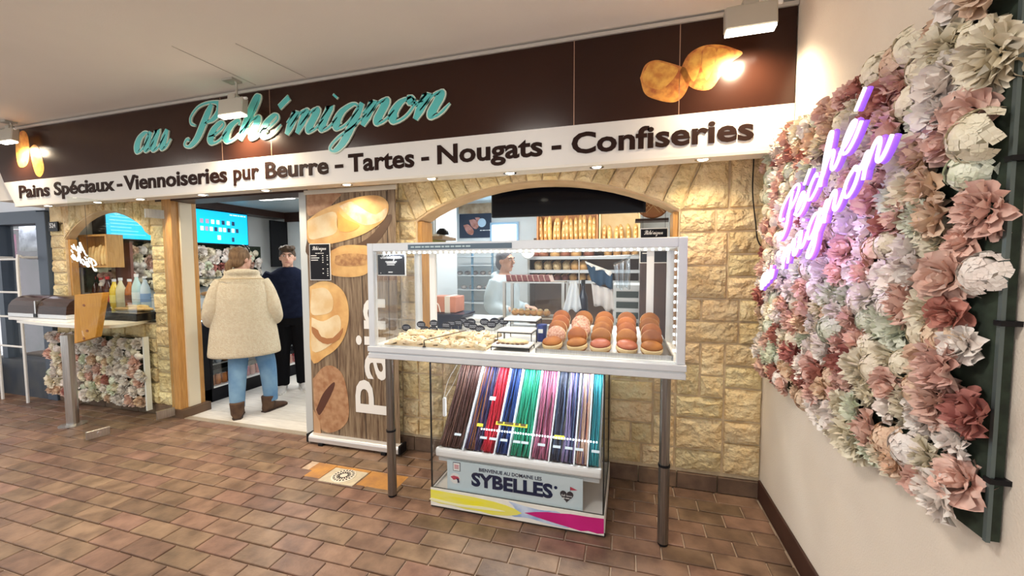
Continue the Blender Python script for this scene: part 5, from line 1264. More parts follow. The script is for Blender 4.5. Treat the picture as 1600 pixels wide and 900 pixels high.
# baguette bins on the back wall
bing = mat('baguette', (.78, .50, .18), .6, c2=(.60, .32, .09), scale=14, objrand=.16); binwood = mat('bin_wood', (.50, .22, .08), .5, c2=(.38, .15, .05), scale=5, stretch=(14, 14, 1)); binlight = mat('bin_light', (.78, .60, .32), .5, c2=(.68, .48, .22), scale=6)
def bin_(p, q, y, n, lab, m, hfrac, key):
    a, b = at(*p, 'y', y), at(*q, 'y', y); t = thing('baguette_bin', lab, 'bin', ((a.x+b.x)/2, y, b.z))
    B(a.x, b.x, y+.20, y+.22, b.z, a.z).build('back', m, t); B(a.x, b.x, y, y+.22, b.z-.02, b.z).build('bottom', m, t)
    for x in (a.x, b.x-.02): B(x, x+.02, y+.02, y+.2, b.z, a.z).build('side', m, t)
    for i in range(n):
        x = a.x+.05+(b.x-a.x-.10)*i/(n-1); h = (a.z-b.z)*hfrac*rnd.uniform(.88, 1.02); lean = rnd.uniform(-.03, .03)
        g = thing('baguette', f'golden baguette, {ordn(i)} from the left in the {key}', 'bread', (x, y+.09, b.z), 'baguettes standing in the '+key)
        MB().tube(spline([(x, y+.10, b.z), (x+lean*.5, y+.09, b.z+h*.5), (x+lean, y+.12, b.z+h)], 5), [.016, .026, .030, .031, .032, .032, .032, .031, .029, .024, .010], 8, flat=.8).build('crust', bing, g, smooth=True)
        for k in range(3): MB().ball((x+lean*.5, y+.062, b.z+h*(.25+.25*k)), (.012, .006, h*.07), 8, 5).build('score', mat('score_pale', (.86, .66, .34), .7), g)
bin_((838,333),(934,376), 2.2, 13, 'dark wooden bin', binwood, .90, 'dark wooden bin'); bin_((936,327),(1000,376), 2.2, 6, 'pale wooden bin right of the dark baguette bin', binlight, .55, 'pale wooden bin')
bpy.data.objects['baguette_bin']['label'] = 'dark wooden bin full of upright baguettes below the television'
# round criss-cross loaf
rl = thing('crosscut_loaf', 'big round brown loaf with criss-cross cuts at the arch corner', 'bread', (-.75, .8, 1.9)); c = at(1020, 322, 'y', .8)
MB().ball(c, (.125, .05, .105), 18, 10).build('crust', mat('loaf_russet', (.42, .17, .06), .55, c2=(.30, .10, .03), scale=12), rl, smooth=True)
for k in range(-2, 3):
    for s_ in (-1, 1): MB().tube([c+Vector((k*.035-s_*.055, -.040+.004*abs(k), -.06)), c+Vector((k*.035, -.052+.003*abs(k), 0)), c+Vector((k*.035+s_*.055, -.040+.004*abs(k), .06))], .0035, 4).build('cut', mat('cut_pale', (.62, .36, .16), .6), rl)
B(c.x-.14, -.001, .78, .95, c.z-.125, c.z-.105).build('shelf', darkwood, rl)
# loaf shelves
lsh = thing('bread_shelves', 'steel bread shelves on the back wall behind the glass case', 'shelves', (-1.8, 2.5, 1.2))
za, zb_, zc = at(870, 403, 'y', 2.3).z, at(870, 424, 'y', 2.3).z, at(870, 440, 'y', 2.3).z
xa, xb = at(826, 410, 'y', 2.3).x, at(1000, 410, 'y', 2.3).x
for z in (za, zb_, zc): B(xa, xb, 2.25, 2.6, z-.012, z).build('shelf_board', steel, lsh); B(xa, xb, 2.245, 2.25, z-.02, z+.02).build('shelf_lip', mat('lip_steel', (.55, .57, .58), .3, .6), lsh)
B(xa, xb, 2.60, 2.62, .6, za+.28).build('back_board', mat('shelf_back_brown', (.14, .075, .045), .6, c2=(.10, .05, .03), scale=5), lsh)
for x in (xa, xb): B(x-.015, x+.015, 2.3, 2.6, .0, za+.2).build('shelf_side', steel, lsh)
lm = [mat('loaf_russet2', (.34, .12, .06), .6, c2=(.24, .07, .04), scale=10, objrand=.1), mat('loaf_grain', (.62, .48, .28), .7, c2=(.38, .24, .12), scale=40, objrand=.1), mat('loaf_redbrown', (.30, .10, .08), .5, c2=(.20, .06, .05), scale=10, objrand=.1), mat('loaf_golden', (.72, .45, .18), .6, c2=(.58, .30, .10), scale=10)]
def loaf(px, z, y, rx, rz, m, lab, grp):
    c = at(px, 400, 'y', y); t = thing('loaf', lab, 'bread', (c.x, y, z), grp)
    MB().ball((c.x, y, z+rz*.92), (rx, .11, rz), 12, 7).build('crust', m, t, smooth=True)
    for k in (-1, 0, 1): MB().tube([(c.x+k*rx*.4-.02, y-.085, z+rz*1.25), (c.x+k*rx*.4, y-.07, z+rz*1.62), (c.x+k*rx*.4+.02, y, z+rz*1.93)], .006, 4).build('cut', mat('cut_pale', (.62, .36, .16), .6), t)
for i, px in enumerate((836, 850, 868, 884, 900, 920)): loaf(px, za, 2.42, .075, .055, lm[3 if i in (2, 4) else 0], f'russet loaf, {ordn(i)} from the left on the top bread shelf', 'loaves on the top shelf')
for i, px in enumerate((950, 964, 978, 992)): loaf(px, za, 2.42, .055, .085, lm[3], f'tall golden loaf, {ordn(i)} from the left at the right end of the top bread shelf', 'tall loaves on the top shelf')
for i, px in enumerate((842, 857, 871, 886, 899, 912)): loaf(px, zb_, 2.42, .062, .075, lm[1 if i < 4 else 3], f'{"floury grain" if i < 4 else "golden"} loaf, {ordn(i)} from the left on the middle bread shelf', 'loaves on the middle shelf')
for i, px in enumerate((836, 848, 860, 872, 884, 896, 910, 924)): loaf(px, zc, 2.42, .055, .055, lm[2 if i < 5 else 3], f'{"red-brown" if i < 5 else "orange"} loaf, {ordn(i)} from the left on the lowest bread shelf', 'loaves on the lowest shelf')
# shelving with trays in the cold light at left
rk3 = thing('tray_rack', 'steel tray rack in the cold light behind the reflected person', 'rack', (-3, 2.5, 0)); xa, xb = at(716, 410, 'y', 2.5).x, at(776, 410, 'y', 2.5).x
for x in (xa, (xa+xb)/2, xb): B(x-.012, x+.012, 2.3, 2.33, .0, 1.75).build('upright', mat('rack_blue_steel', (.18, .30, .40), .4, .5), rk3)
for z in (1.62, 1.5, 1.36, 1.16, .98): B(xa, xb, 2.28, 2.7, z-.012, z).build('tray', alu, rk3)
for i in range(9):
    z = (1.36, 1.16)[i % 2]; c = Vector((xa+.06+i*(xb-xa-.12)/8, 2.42, z+.028)); tag(MB().ball(c, (.045, .05, .03), 8, 5).build('small_roll', mat('roll_dusted', (.55, .50, .46), .7, c2=(.25, .22, .24), scale=14), smooth=True), f'small dusted roll, {ordn(i)} from the left on the steel tray rack', 'bread', 'rolls on the tray rack')
# glass pastry cabinet on the prep counter
pc = thing('pastry_cabinet', 'steel framed glass pastry cabinet on the prep counter', 'display case', (-1.7, .7, z0)); p0, p1 = at(788, 440, 'y', .55), at(880, 440, 'y', .55)
hx = (p0.x, p1.x); zt_ = p0.z
for x in hx:
    for y in (.55, .80): B(x-.012, x+.012, y-.012, y+.012, z0, zt_).build('post', steel, pc)
for z in (z0+.10, zt_): B(hx[0], hx[1], .54, .81, z-.012, z).build('shelf', steel, pc)
B(hx[0], hx[1], .538, .541, z0+.1, zt_).build('front_pane', winglass, pc)
for i in range(6):
    t = thing('filled_pastry', f'nutty filled pastry, {ordn(i)} from the left in the glass pastry cabinet', 'pastry', (hx[0]+.07+i*.058, .66, z0+.10), 'pastries in the glass cabinet')
    MB().ball((hx[0]+.07+i*.058, .66, z0+.128), (.036, .05, .028), 9, 6).build('bun', past, t, smooth=True); MB().ball((hx[0]+.07+i*.058, .65, z0+.155), (.022, .03, .012), 8, 5).build('cream_top', mat('pastry_cream', (.8, .66, .42)), t, smooth=True)
for i in range(8):
    x = hx[0]+.03+i*.05; t = thing('cake_slice', f'dark plum cake slice, {ordn(i)} from the left on top of the glass cabinet', 'cake', (x, .66, zt_), 'cake slices on the glass cabinet')
    MB().extr([(x-.02, .58, zt_+.001), (x+.03, .58, zt_+.001), (x+.012, .58, zt_+.055), (x-.026, .58, zt_+.06)], (0, .15, 0)).build('sponge', mat('plum_cake', (.26, .09, .10), .5, c2=(.18, .05, .06), scale=20), t, bevel=.004); MB().extr([(x+.03, .579, zt_+.001), (x+.036, .579, zt_+.001), (x+.018, .579, zt_+.056), (x+.012, .579, zt_+.055)], (0, .15, 0)).build('icing', mat('icing', (.70, .55, .52), .5), t)
# orange box, navy basin, cable, trays
ob = thing('strapped_box', 'salmon box with a white strap standing on the navy basin', 'box', (-2.2, .4, 1.0)); p0, p1 = at(672, 463, 'y', .40), at(712, 489, 'y', .40)
B(p0.x, p1.x, .40, .60, p1.z, p0.z).build('carton', mat('salmon_card', (.68, .30, .22), .7, c2=(.58, .24, .17), scale=12), ob, bevel=.006); mx = p0.x+(p1.x-p0.x)*.58; B(mx, mx+.05, .396, .604, p1.z-.001, p0.z+.003).build('strap', white, ob)
nb_ = thing('navy_basin', 'navy plastic basin wrapped in film on the prep counter', 'basin', (-2.2, .45, z0)); p0, p1 = at(664, 489, 'y', .36), at(724, 511, 'y', .36); cxm = (p0.x+p1.x)/2; zz0 = z0; hb = p0.z-zz0
nvb = mat('basin_navy', (.012, .022, .06), .25); wdt = (p1.x-p0.x)/2
MB().loft([[Vector((cxm+sx_*wdt*k_, .48+sy_*.14*k_, zz0+hb*u)) for (sx_, sy_) in ((-1,-1),(1,-1),(1,1),(-1,1))] for (k_, u) in ((.82, 0), (.97, .85), (1.03, .87), (1.03, 1))]).build('tub', nvb, nb_)
tag(MB().tube(spline([at(672,515,'y',.2), at(668,495,'y',.2), at(675,477,'y',.2), at(684,475,'y',.2), at(688,488,'y',.2)], 5), .005, 6).build('white_cable', white, smooth=True), 'white cable looping up in front of the navy basin', 'cable')
for i in range(3):
    p0 = at(724, 500, 'y', .42); tag(B(p0.x, p0.x+.30, .38+.01*i, .66+.01*i, z0+.001+.032*i, z0+.03+.032*i).build('metal_tray', alu, bevel=.004), ['lowest', 'middle', 'topmost'][i]+' metal tray in the stack beside the navy basin', 'tray', 'metal trays on the prep counter')
# hanging cloths
def cloth(pts, y, m, name, lab, cat='cloth', seed=1):
    """hanging cloth: folded sheet between four corner points"""
    a, b, c, d = [at(px, py, 'y', y) for (px, py) in pts]; V = []; nu, nv_ = 14, 8
    for j in range(nv_+1):
        v = j/nv_
        for i in range(nu+1):
            u = i/nu; q = (a.lerp(b, u)).lerp(d.lerp(c, u), v); q = q+Vector((0, .012*math.sin(u*17+seed+v*2)*(.3+v), .012*math.sin(u*11+seed)*v*v)); V.append(q)
    F = [(j*(nu+1)+i, j*(nu+1)+i+1, (j+1)*(nu+1)+i+1, (j+1)*(nu+1)+i) for j in range(nv_) for i in range(nu)]
    o = MB().add(V, F).build(name, m, None, smooth=True); o.modifiers.new('thickness', 'SOLIDIFY').thickness = .004; return tag(o, lab, cat)
hr = thing('hanging_rail', 'thin steel rail the plastic bag hangs from', 'rail', (-1, .5, 1.5)); MB().tube([at(905, 402, 'y', .5), at(983, 399, 'y', .5), at(1050, 396, 'y', .6)], .005, 6).build('rod', steel, hr); p_ = at(905, 402, 'y', .5); MB().tube([p_, (p_.x, p_.y, .94)], .005, 6).build('support', steel, hr)
film = glass('plastic_film', (.86, .92, .96), .22, .15)
cloth(((916,412),(957,428),(957,450),(925,442)), .16, mat('navy_cloth', (.008, .05, .12), .7), 'hanging_cloth', 'navy and teal cloth hanging behind the doughnuts'); cloth(((914,408),(955,424),(956,430),(917,415)), .155, mat('white_cloth', (.75, .80, .84), .7), 'cloth_band', 'white band along the top of the navy cloth')
cloth(((924,443),(957,452),(960,488),(928,476)), .17, mat('grey_cloth', (.60, .60, .62), .7, c2=(.5, .5, .53), scale=10), 'hanging_cloth', 'crumpled pale grey cloth hanging below the navy cloth', seed=4)
cloth(((958,412),(985,400),(984,450),(964,452)), .5, film, 'plastic_bag', 'crinkled clear plastic bag hanging beside the navy cloth', 'bag', 7); cloth(((891,440),(902,440),(908,485),(880,486)), .3, mat('bag_pale', (.62, .70, .80), .4), 'paper_bag', 'pale blue bag standing behind the doughnuts', 'bag', 3)
t = thing('dark_bottle', 'dark navy bottle in a holder left of the navy cloth', 'bottle', at(911, 490, 'y', .35)); c = at(911, 488, 'y', .35); c.z = z0; MB().lathe(c, [(.04, 0), (.04, .22), (.034, .3), (.014, .36), (.014, .42)], 14).build('body', mat('navy_gloss', (.006, .010, .03), .15), t, smooth=True); MB().lathe(c, [(.016, .41), (.016, .44), (.001, .44)], 10).build('cap', black, t)
ov = thing('oven_drawers', 'steel oven with dark slots behind the doughnuts', 'oven', (-1, 1.2, 0)); p0, p1 = at(958, 450, 'y', 1.1), at(1002, 500, 'y', 1.1); B(p0.x, p1.x, 1.1, 1.6, 0, p0.z+.03).build('body', alu, ov)
for k in range(4): B(p0.x+.03, p1.x-.03, 1.09, 1.1, p0.z-.09-k*.10, p0.z-.03-k*.10).build('slot', mat('oven_dark', (.03, .05, .05), .3), ov)
bw = thing('brown_screen', 'dark brown upright panel at the right of the arch', 'panel', (-.75, .9, 0)); p0, p1 = at(1000, 415, 'y', .9), at(1052, 415, 'y', .9); B(p0.x, p1.x, .9, .96, 0, 1.62).build('panel', mat('leather_brown', (.10, .05, .04), .5, c2=(.07, .035, .03), scale=6), bw, bevel=.01); B(p0.x-.02, p1.x+.02, .89, .97, 1.62, 1.65).build('panel_cap', darkwood, bw)
menu(((1000,357),(1043,411)), .26, 'black price menu hanging inside the right edge of the big arch', [(.1,.4,.55),(.1,.4,.48),(.1,.4,.41),(.1,.38,.34),(.1,.4,.27),(.6,.9,.55),(.6,.88,.48),(.6,.9,.41)], sub='~', name='menu_board', hang=1.95)
pr = thing('white_post', 'white upright post at the right edge of the big arch', 'post', (-.6, .7, 0)); p0, p1 = at(1045, 400, 'y', .6), at(1060, 400, 'y', .6); B(p0.x, p1.x, .6, .66, 0, 2.4).build('shaft', mat('post_pale', (.68, .74, .78), .5), pr); B(p0.x-.02, p1.x+.02, .58, .68, 0, .05).build('foot', alu, pr)
cl = thing('round_wall_clock', 'round white ring clock above the loaves', 'clock', (-2, 2.7, 1.7)); c = at(825, 394, 'y', 2.2); MB().tube([c+Vector((.075*math.cos(a_), 0, .075*math.sin(a_))) for a_ in [2*math.pi*i/24 for i in range(24)]], .014, 6, closed=True).build('rim', white, cl, smooth=True); MB().lathe(c, [(.001, .0), (.07, .0), (.07, .01)], 20, 'y').build('dial', mat('dial_grey', (.5, .6, .66), .5), cl); B(c.x-.004, c.x+.004, c.y-.006, c.y-.001, c.z, c.z+.05).build('hand', black, cl)
# ============================================================ PEOPLE
def fuse(mb, name, m, parent, vox=.012, it=6, M=None):
    """join overlapping volumes into one continuous skin"""
    me = mb.mesh(name, m); o = bpy.data.objects.new(name, me); COL.objects.link(o)
    r = o.modifiers.new('r', 'REMESH'); r.mode = 'VOXEL'; r.voxel_size = vox
    s = o.modifiers.new('s', 'SMOOTH'); s.factor = .5; s.iterations = it
    dg = bpy.context.evaluated_depsgraph_get(); me2 = bpy.data.meshes.new_from_object(o.evaluated_get(dg)); bpy.data.objects.remove(o)
    me2.name = name
    for p in me2.polygons: p.use_smooth = True
    if not me2.materials: me2.materials.append(m)
    if M: me2.transform(M)
    return link(name, me2, parent)
def rings(spec, n=20, front=0):
    """ellipses (z, half width, half depth, centre x, centre y)"""
    return [[Vector((cx_+w_*math.cos(a)*(1), cy_+d_*math.sin(a), z)) for a in [2*math.pi*i/n for i in range(n)]] for (z, w_, d_, cx_, cy_) in spec]
skin = mat('skin', (.62, .38, .29), .5, c2=(.56, .32, .24), scale=30, sss=.15)
def head(mb, c, s=1, turn=0):
    if turn:
        t_ = MB(); head(t_, c, s); cv = Vector(c); t_.xf(Matrix.Translation(cv) @ Matrix.Rotation(turn, 4, 'Z') @ Matrix.Translation(-cv)); mb.add(t_.v, t_.f); return
    c = Vector(c)    # c = centre of the head, face towards -y
    mb.ball(c+Vector((0, .010, .022))*s, (.075*s, .095*s, .095*s), 16, 10); mb.ball(c+Vector((0, -.022, -.045))*s, (.060*s, .066*s, .072*s), 14, 8); mb.ball(c+Vector((0, -.062, -.098))*s, (.026*s, .022*s, .018*s), 8, 6)
    mb.tube([c+Vector((0, -.088, .025))*s, c+Vector((0, -.112, -.022))*s], [.009*s, .017*s], 8); mb.ball(c+Vector((0, -.105, -.026))*s, (.018*s, .014*s, .011*s), 8, 5)
    mb.tube([c+Vector((-.05, -.078, .036))*s, c+Vector((0, -.092, .034))*s, c+Vector((.05, -.078, .036))*s], .010*s, 6)
    for k in (-1, 1): mb.ball(c+Vector((k*.076, .012, -.01))*s, (.012*s, .022*s, .032*s), 8, 6)
    mb.tube([c+Vector((0, .012, -.06))*s, c+Vector((0, .03, -.19))*s], [.052*s, .060*s], 12)
def face(c, parent, M, s=1, brow=(.06, .035, .02), stub=None):
    c = Vector(c); ew = mat('eye_white', (.75, .72, .70), .3); ei = mat('iris', (.05, .035, .025), .2); lp = mat('lips', (.46, .20, .17), .5)
    for k in (-1, 1):
        e = MB().ball(c+Vector((k*.031, -.083, .012))*s, (.014*s, .008*s, .0075*s), 10, 6).xf(M).build('eye', ew, parent, smooth=True); MB().ball(c+Vector((k*.031, -.090, .012))*s, (.0065*s, .003*s, .0065*s), 8, 5).xf(M).build('iris', ei, e, smooth=True)
        MB().tube([c+Vector((k*.014, -.097, .031))*s, c+Vector((k*.034, -.093, .038))*s, c+Vector((k*.054, -.080, .032))*s], [.004*s, .005*s, .003*s], 6).xf(M).build('eyebrow', mat('brow', brow, .8), parent)
    MB().tube([c+Vector((-.026, -.083, -.062))*s, c+Vector((0, -.093, -.058))*s, c+Vector((.026, -.083, -.062))*s], [.003*s, .007*s, .003*s], 6).xf(M).build('mouth', lp, parent)
def hand(mb, w, d, up, curl=.6, s=1):
    """palm with four bent fingers and a thumb; w wrist, d pointing direction, up = back of hand"""
    w, d, up = Vector(w), Vector(d).normalized(), Vector(up).normalized(); sd = d.cross(up).normalized()
    mb.obox(w+d*.045*s, d*.045*s, sd*.038*s, up*.013*s)
    for i, ln in enumerate((.070, .080, .075, .058)):
        b = w+d*.085*s+sd*(.030-.020*i)*s; k1 = b+(d*math.cos(curl*.4)-up*math.sin(curl*.4))*ln*.45*s; k2 = k1+(d*math.cos(curl*1.1)-up*math.sin(curl*1.1))*ln*.33*s; k3 = k2+(d*math.cos(curl*1.8)-up*math.sin(curl*1.8))*ln*.25*s
        mb.tube([b-d*.02*s, k1, k2, k3], [.0095*s, .009*s, .0085*s, .007*s], 8)
    b = w+d*.03*s+sd*.036*s; mb.tube([b, b+(d*.7+sd*.7)*.032*s, b+(d*.9+sd*.45-up*.3)*.06*s], [.011*s, .0105*s, .008*s], 8)
def shoe(mb, a, ang, ln=.26, h=.075, wd=.047, shaft=None):
    d = Vector((math.sin(ang), -math.cos(ang), 0)); s_ = Vector((-d.y, d.x, 0)); a = Vector((a[0], a[1], 0)); R = []
    for (u, hh, ww) in ((-.32, .6, .55), (-.28, 1.0, .85), (-.1, 1.05, .95), (.12, 1.0, .95), (.35, .75, 1.05), (.55, .55, .95), (.66, .38, .6)):
        R.append([a+d*u*ln+s_*(ww*wd*math.cos(t_))+Vector((0, 0, h*hh*.5+h*hh*.5*math.sin(t_))) for t_ in [2*math.pi*i/14 for i in range(14)]])
    mb.loft(R)
    if shaft: mb.tube([a+Vector((0, 0, .04))-d*.03, a+Vector((0, 0, shaft))-d*.03], [.056, .066], 12)
def sole(a, ang, ln=.26, wd=.05, h=.018):
    d = Vector((math.sin(ang), -math.cos(ang), 0)); s_ = Vector((-d.y, d.x, 0)); a = Vector((a[0], a[1], 0))
    return MB().extr([a+d*ln*u+s_*wd*ww for (u, ww) in ((-.34, .55), (-.2, .85), (.1, .8), (.4, 1), (.62, .6), (.68, 0), (.62, -.6), (.4, -1), (.1, -.8), (-.2, -.85), (-.34, -.55))], (0, 0, h))
# ---- woman in the cream coat, seen from behind (local frame: face towards -y)
wl = at(384, 560, 'y', .30); wx = wl.x
M = Matrix.Translation((wx, .30, 0)) @ Matrix.Rotation(math.radians(226), 4, 'Z')
Mi = M.inverted()
lfw, rfw = at(372, 652, 'z', .0), at(424, 640, 'z', .0)
fl, frt = Mi @ lfw, Mi @ rfw
W = thing('person', 'person in a cream fleece coat and jeans seen from behind in the doorway', 'person', (wx, .30, 0))
bm1 = MB(); bm1.loft(rings([(.80, .15, .11, 0, 0), (.95, .165, .12, 0, 0), (1.05, .14, .105, 0, 0), (1.22, .16, .11, 0, 0), (1.36, .15, .09, 0, 0), (1.41, .07, .07, 0, 0)]))
for f_ in (fl, frt): bm1.tube([(f_.x*.6, 0, .86), (f_.x*.85, f_.y*.5-.02, .48), (f_.x, f_.y, .06)], [.080, .055, .036], 12)
HC = (.0, .0, 1.565); TW = -.75; head(bm1, HC, .98, TW); MH = M @ Matrix.Translation(HC) @ Matrix.Rotation(TW, 4, 'Z') @ Matrix.Translation(-Vector(HC))
for k in (-1, 1):
    bm1.tube([(k*.17, 0, 1.34), (k*.25, .02, 1.04), (k*.12, -.18, 1.02)], [.050, .042, .032], 10); hand(bm1, (k*.13, -.20, 1.02), (-k*.8, -.4, .2), (0, 0, 1), .7)
fuse(bm1, 'body', skin, W, .009, 3, M)
face(HC, W, MH, .98)
coat = mat('cream_fleece', (.90, .81, .62), .95, c2=(.82, .70, .50), scale=45, bump=1.0, bscale=130, bdist=.02)
cb = MB(); cb.loft(rings([(.595, .315, .215, .0, 0), (.62, .318, .22, .0, 0), (.80, .298, .21, 0, 0), (1.0, .27, .195, 0, .0), (1.18, .248, .18, 0, 0), (1.30, .225, .16, 0, .0), (1.38, .175, .13, 0, .0), (1.425, .125, .11, 0, .0), (1.44, .11, .10, 0, .0)], 26))
sv = []
for k in (-1, 1): sv.append(MB()); sv[-1].tube(spline([(k*.165, .0, 1.345), (k*.225, .02, 1.22), (k*.262, .035, 1.06), (k*.268, -.03, .955), (k*.20, -.15, .97), (k*.12, -.20, 1.02)], 4), [.072]*6+[.076]*8+[.072]*5+[.066]*2, 14)
cb.tube([Vector((.125*math.cos(a_), .015+.105*math.sin(a_), 1.43+.012*math.sin(a_))) for a_ in [2*math.pi*i/20 for i in range(20)]], .032, 8, closed=True)
co = fuse(cb, 'coat', coat, W, .014, 5, M)
for q in sv: fuse(q, 'sleeve', coat, co, .014, 4, M)
# collar edge of the coat, its shade put into a darker fleece colour
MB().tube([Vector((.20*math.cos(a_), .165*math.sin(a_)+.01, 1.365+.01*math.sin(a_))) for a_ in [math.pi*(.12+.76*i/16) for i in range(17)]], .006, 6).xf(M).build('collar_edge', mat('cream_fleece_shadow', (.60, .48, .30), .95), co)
den = mat('denim', (.085, .20, .37), .8, c2=(.19, .34, .50), scale=5, bump=.2, bscale=200)
jb = MB()
for f_ in (fl, frt): jb.tube(spline([(f_.x*.6, 0, .80), (f_.x*.75, f_.y*.3-.01, .62), (f_.x*.9, f_.y*.55-.02, .46), (f_.x*.98, f_.y*.9, .25), (f_.x, f_.y+.01, .10)], 4), [.105, .10, .097, .094, .092, .09, .088, .086, .083, .080, .077, .074, .071, .069, .067, .066, .066], 14)
jb.loft(rings([(.74, .17, .12, 0, 0), (.86, .18, .125, 0, 0), (.95, .17, .12, 0, 0)]))
fuse(jb, 'jeans', den, W, .011, 3, M)
suede = mat('brown_suede', (.10, .055, .03), .9, c2=(.06, .03, .018), scale=14, bump=.3, bscale=140)
for f_, ag in ((fl, .0), (frt, -.85)):
    sb_ = MB(); shoe(sb_, f_, ag, .27, .085, .05, .165); b_ = fuse(sb_, 'boot', suede, W, .008, 2, M); sole(f_, ag, .275, .052, .014).xf(M).build('sole', mat('sole_dark', (.035, .02, .014), .8), b_)
hairm = mat('brown_hair', (.13, .07, .032), .6, c2=(.26, .155, .075), scale=7, stretch=(12, 12, 2), bump=.5, bscale=60)
hb = MB(); h_ = Vector(HC); hb.ball(h_+Vector((0, .022, .034)), (.084, .098, .098), 18, 12); hb.ball(h_+Vector((0, .055, -.02)), (.072, .060, .07), 14, 8)
hb.tube([h_+Vector((.01, .10, -.02)), h_+Vector((.018, .125, -.05)), h_+Vector((.03, .125, -.10)), h_+Vector((.035, .115, -.15))], [.028, .034, .032, .012], 10)
fuse(hb, 'hair', hairm, W, .008, 2, MH)
MB().tube([h_+Vector((.012+.024*math.cos(a_), .112, -.03+.024*math.sin(a_))) for a_ in [2*math.pi*i/14 for i in range(14)]], .006, 6, closed=True).xf(MH).build('hair_clip', black, W)
MB().tube([h_+Vector((.088*math.cos(a_), -.015, .055+.088*math.sin(a_))) for a_ in [math.pi*(.05+.9*i/14) for i in range(15)]], .006, 6).xf(MH).build('sunglasses', gloss_black, W)
# ---- man in the navy sweater, facing the camera
mx_, my_ = at(447, 395, 'y', 1.0).x, 1.0
M2 = Matrix.Translation((mx_+.02, my_, 0)) @ Matrix.Rotation(math.radians(42), 4, 'Z')
P2 = thing('person', 'person in a navy sweater and black trousers facing the camera in the shop', 'person', (mx_, my_, 0))
H2 = Vector((0, -.02, 1.60)); b2 = MB()
b2.loft(rings([(.82, .155, .11, 0, 0), (.98, .16, .115, 0, 0), (1.08, .15, .105, 0, 0), (1.28, .18, .115, 0, 0), (1.42, .17, .09, 0, 0), (1.47, .07, .07, 0, 0)]))
head(b2, H2, 1.03)
ft = [Vector((-.10, .0, 0)), Vector((.12, .03, 0))]
for f_ in ft: b2.tube([(f_.x*.8, 0, .88), (f_.x, f_.y-.01, .48), (f_.x, f_.y+.03, .06)], [.085, .058, .038], 12)
for k in (-1, 1):
    b2.tube([(k*.19, 0, 1.40), (k*.235, .03, 1.12), (k*.19, -.06, .90)], [.052, .042, .030], 10); hand(b2, (k*.19, -.06, .90), (0, -.25, -1), (k, 0, 0), .6)
fuse(b2, 'body', skin, P2, .009, 3, M2); 
Mh = M2
face(H2, P2, Mh, 1.03)
navy = mat('navy_knit', (.006, .009, .024), .95, c2=(.010, .014, .034), scale=20, spec=.1, bump=.3, bscale=160)
s2 = MB(); s2.loft(rings([(.88, .195, .145, 0, 0), (1.0, .20, .15, 0, 0), (1.15, .20, .145, 0, 0), (1.30, .215, .14, 0, 0), (1.40, .205, .12, 0, 0), (1.46, .12, .095, 0, .0), (1.485, .075, .080, 0, .0)], 24))
for k in (-1, 1): s2.tube(spline([(k*.17, 0, 1.405), (k*.235, .015, 1.28), (k*.255, .035, 1.12), (k*.235, -.01, 1.0), (k*.20, -.05, .93)], 4), [.075]*5+[.068]*5+[.060]*5+[.052]*2, 12)
fuse(s2, 'sweater', navy, P2, .012, 4, M2)
t2 = MB()
for f_ in ft: t2.tube([(f_.x*.8, 0, .90), (f_.x*.95, -.01, .48), (f_.x, f_.y+.02, .07)], [.115, .088, .075], 14)
t2.loft(rings([(.80, .175, .125, 0, 0), (.92, .185, .135, 0, 0)])); fuse(t2, 'trousers', mat('black_trousers', (.007, .007, .009), .9, spec=.1), P2, .012, 3, M2)
for f_, ag in ((ft[0], -.1), (ft[1], .25)):
    q = MB(); shoe(q, f_, ag, .28, .085, .05); b_ = fuse(q, 'sneaker', mat('sneaker_grey', (.58, .56, .53), .7, c2=(.48, .46, .44), scale=16), P2, .008, 2, M2); sole(f_, ag, .285, .053, .022).xf(M2).build('sole', white, b_)
hh = MB(); hh.ball(H2+Vector((0, .014, .052)), (.084, .100, .094), 18, 10)
for k in (-1, 1): hh.ball(H2+Vector((k*.070, .022, .028)), (.020, .050, .046), 10, 6)
R = random.Random(4)
for i in range(26):
    a_ = R.uniform(0, 6.28); hh.ball(H2+Vector((.065*math.cos(a_), .01+.075*math.sin(a_), .095+R.uniform(-.01, .03))), (.026, .026, .02), 8, 5)
for i in range(7): hh.ball(H2+Vector((-.060+.020*i, -.078+.014*abs(i-3)/3, .094+.006*(i % 2))), (.020, .022, .022), 8, 5)
fuse(hh, 'hair', mat('dark_hair', (.035, .020, .012), .6, c2=(.07, .04, .02), scale=30, bump=.5, bscale=90), P2, .008, 1, M2)
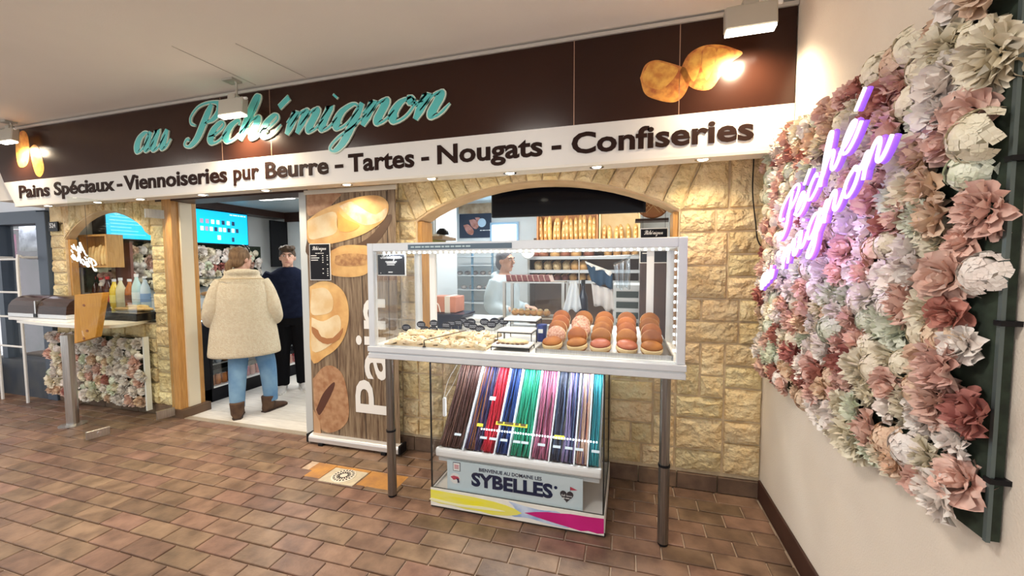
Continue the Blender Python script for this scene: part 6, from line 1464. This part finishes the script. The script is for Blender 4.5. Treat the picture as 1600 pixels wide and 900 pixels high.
# ---- reflection of a person in the glass, modelled as a solid figure inside
kx, ky = at(792, 420, 'y', 1.45).x, 1.45
M3 = Matrix.Translation((kx-.03, ky, -.06)) @ Matrix.Rotation(math.radians(72), 4, 'Z'); P3 = thing('person', 'reflection of a person in a pale blue sweatshirt, built behind the glass case', 'person', (kx, ky, 0))
H3 = Vector((0, -.02, 1.60)); b3 = MB(); b3.loft(rings([(.82, .15, .11, 0, 0), (1.0, .15, .11, 0, 0), (1.25, .16, .11, 0, 0), (1.40, .15, .09, 0, 0), (1.46, .07, .07, 0, 0)])); head(b3, H3, 1)
for k in (-1, 1):
    b3.tube([(k*.09, 0, .88), (k*.1, -.01, .48), (k*.1, .03, .12)], [.08, .055, .036], 12); b3.tube([(k*.18, 0, 1.38), (k*.21, 0, 1.12), (k*.17, -.2, 1.08)], [.05, .04, .03], 10); hand(b3, (k*.17, -.2, 1.08), (-k*.2, -1, 0), (0, 0, 1), .7)
fuse(b3, 'body', skin, P3, .010, 3, M3); face(H3, P3, M3, 1)
s3 = MB(); s3.loft(rings([(.84, .20, .15, 0, 0), (1.0, .205, .155, 0, 0), (1.28, .20, .14, 0, 0), (1.39, .18, .12, 0, 0), (1.45, .11, .10, 0, .01)], 22)); s3.ball((0, .085, 1.43), (.12, .07, .06), 12, 8)
for k in (-1, 1): s3.tube(spline([(k*.16, 0, 1.385), (k*.22, .02, 1.24), (k*.23, .02, 1.10), (k*.19, -.12, 1.07), (k*.175, -.19, 1.08)], 4), [.075]*6+[.068]*6+[.055]*5, 12)
fuse(s3, 'sweatshirt', mat('reflection_blue_fleece', (.52, .63, .70), .9, c2=(.46, .57, .64), scale=10), P3, .014, 4, M3)  # blue cast of the reflection put into the fleece colour
t3 = MB()
for k in (-1, 1): t3.tube([(k*.09, 0, .90), (k*.1, -.01, .48), (k*.1, .02, .13)], [.11, .085, .07], 12)
fuse(t3, 'trousers', mat('grey_trousers', (.12, .13, .15), .85), P3, .014, 3, M3)
for k in (-1, 1):
    q = MB(); shoe(q, (k*.1, .02), 0, .26, .08, .048); o_ = fuse(q, 'shoe', mat('shoe_dark', (.05, .05, .055), .7), P3, .01, 2, Matrix.Translation((0, 0, .06)) @ M3)
h3 = MB(); h3.ball(H3+Vector((0, .025, .045)), (.086, .10, .085), 16, 10); h3.ball(H3+Vector((0, .065, -.02)), (.075, .06, .085), 12, 8); fuse(h3, 'hair', mat('ash_hair', (.12, .13, .16), .6, c2=(.2, .2, .22), scale=14, bump=.4, bscale=70), P3, .009, 2, M3)
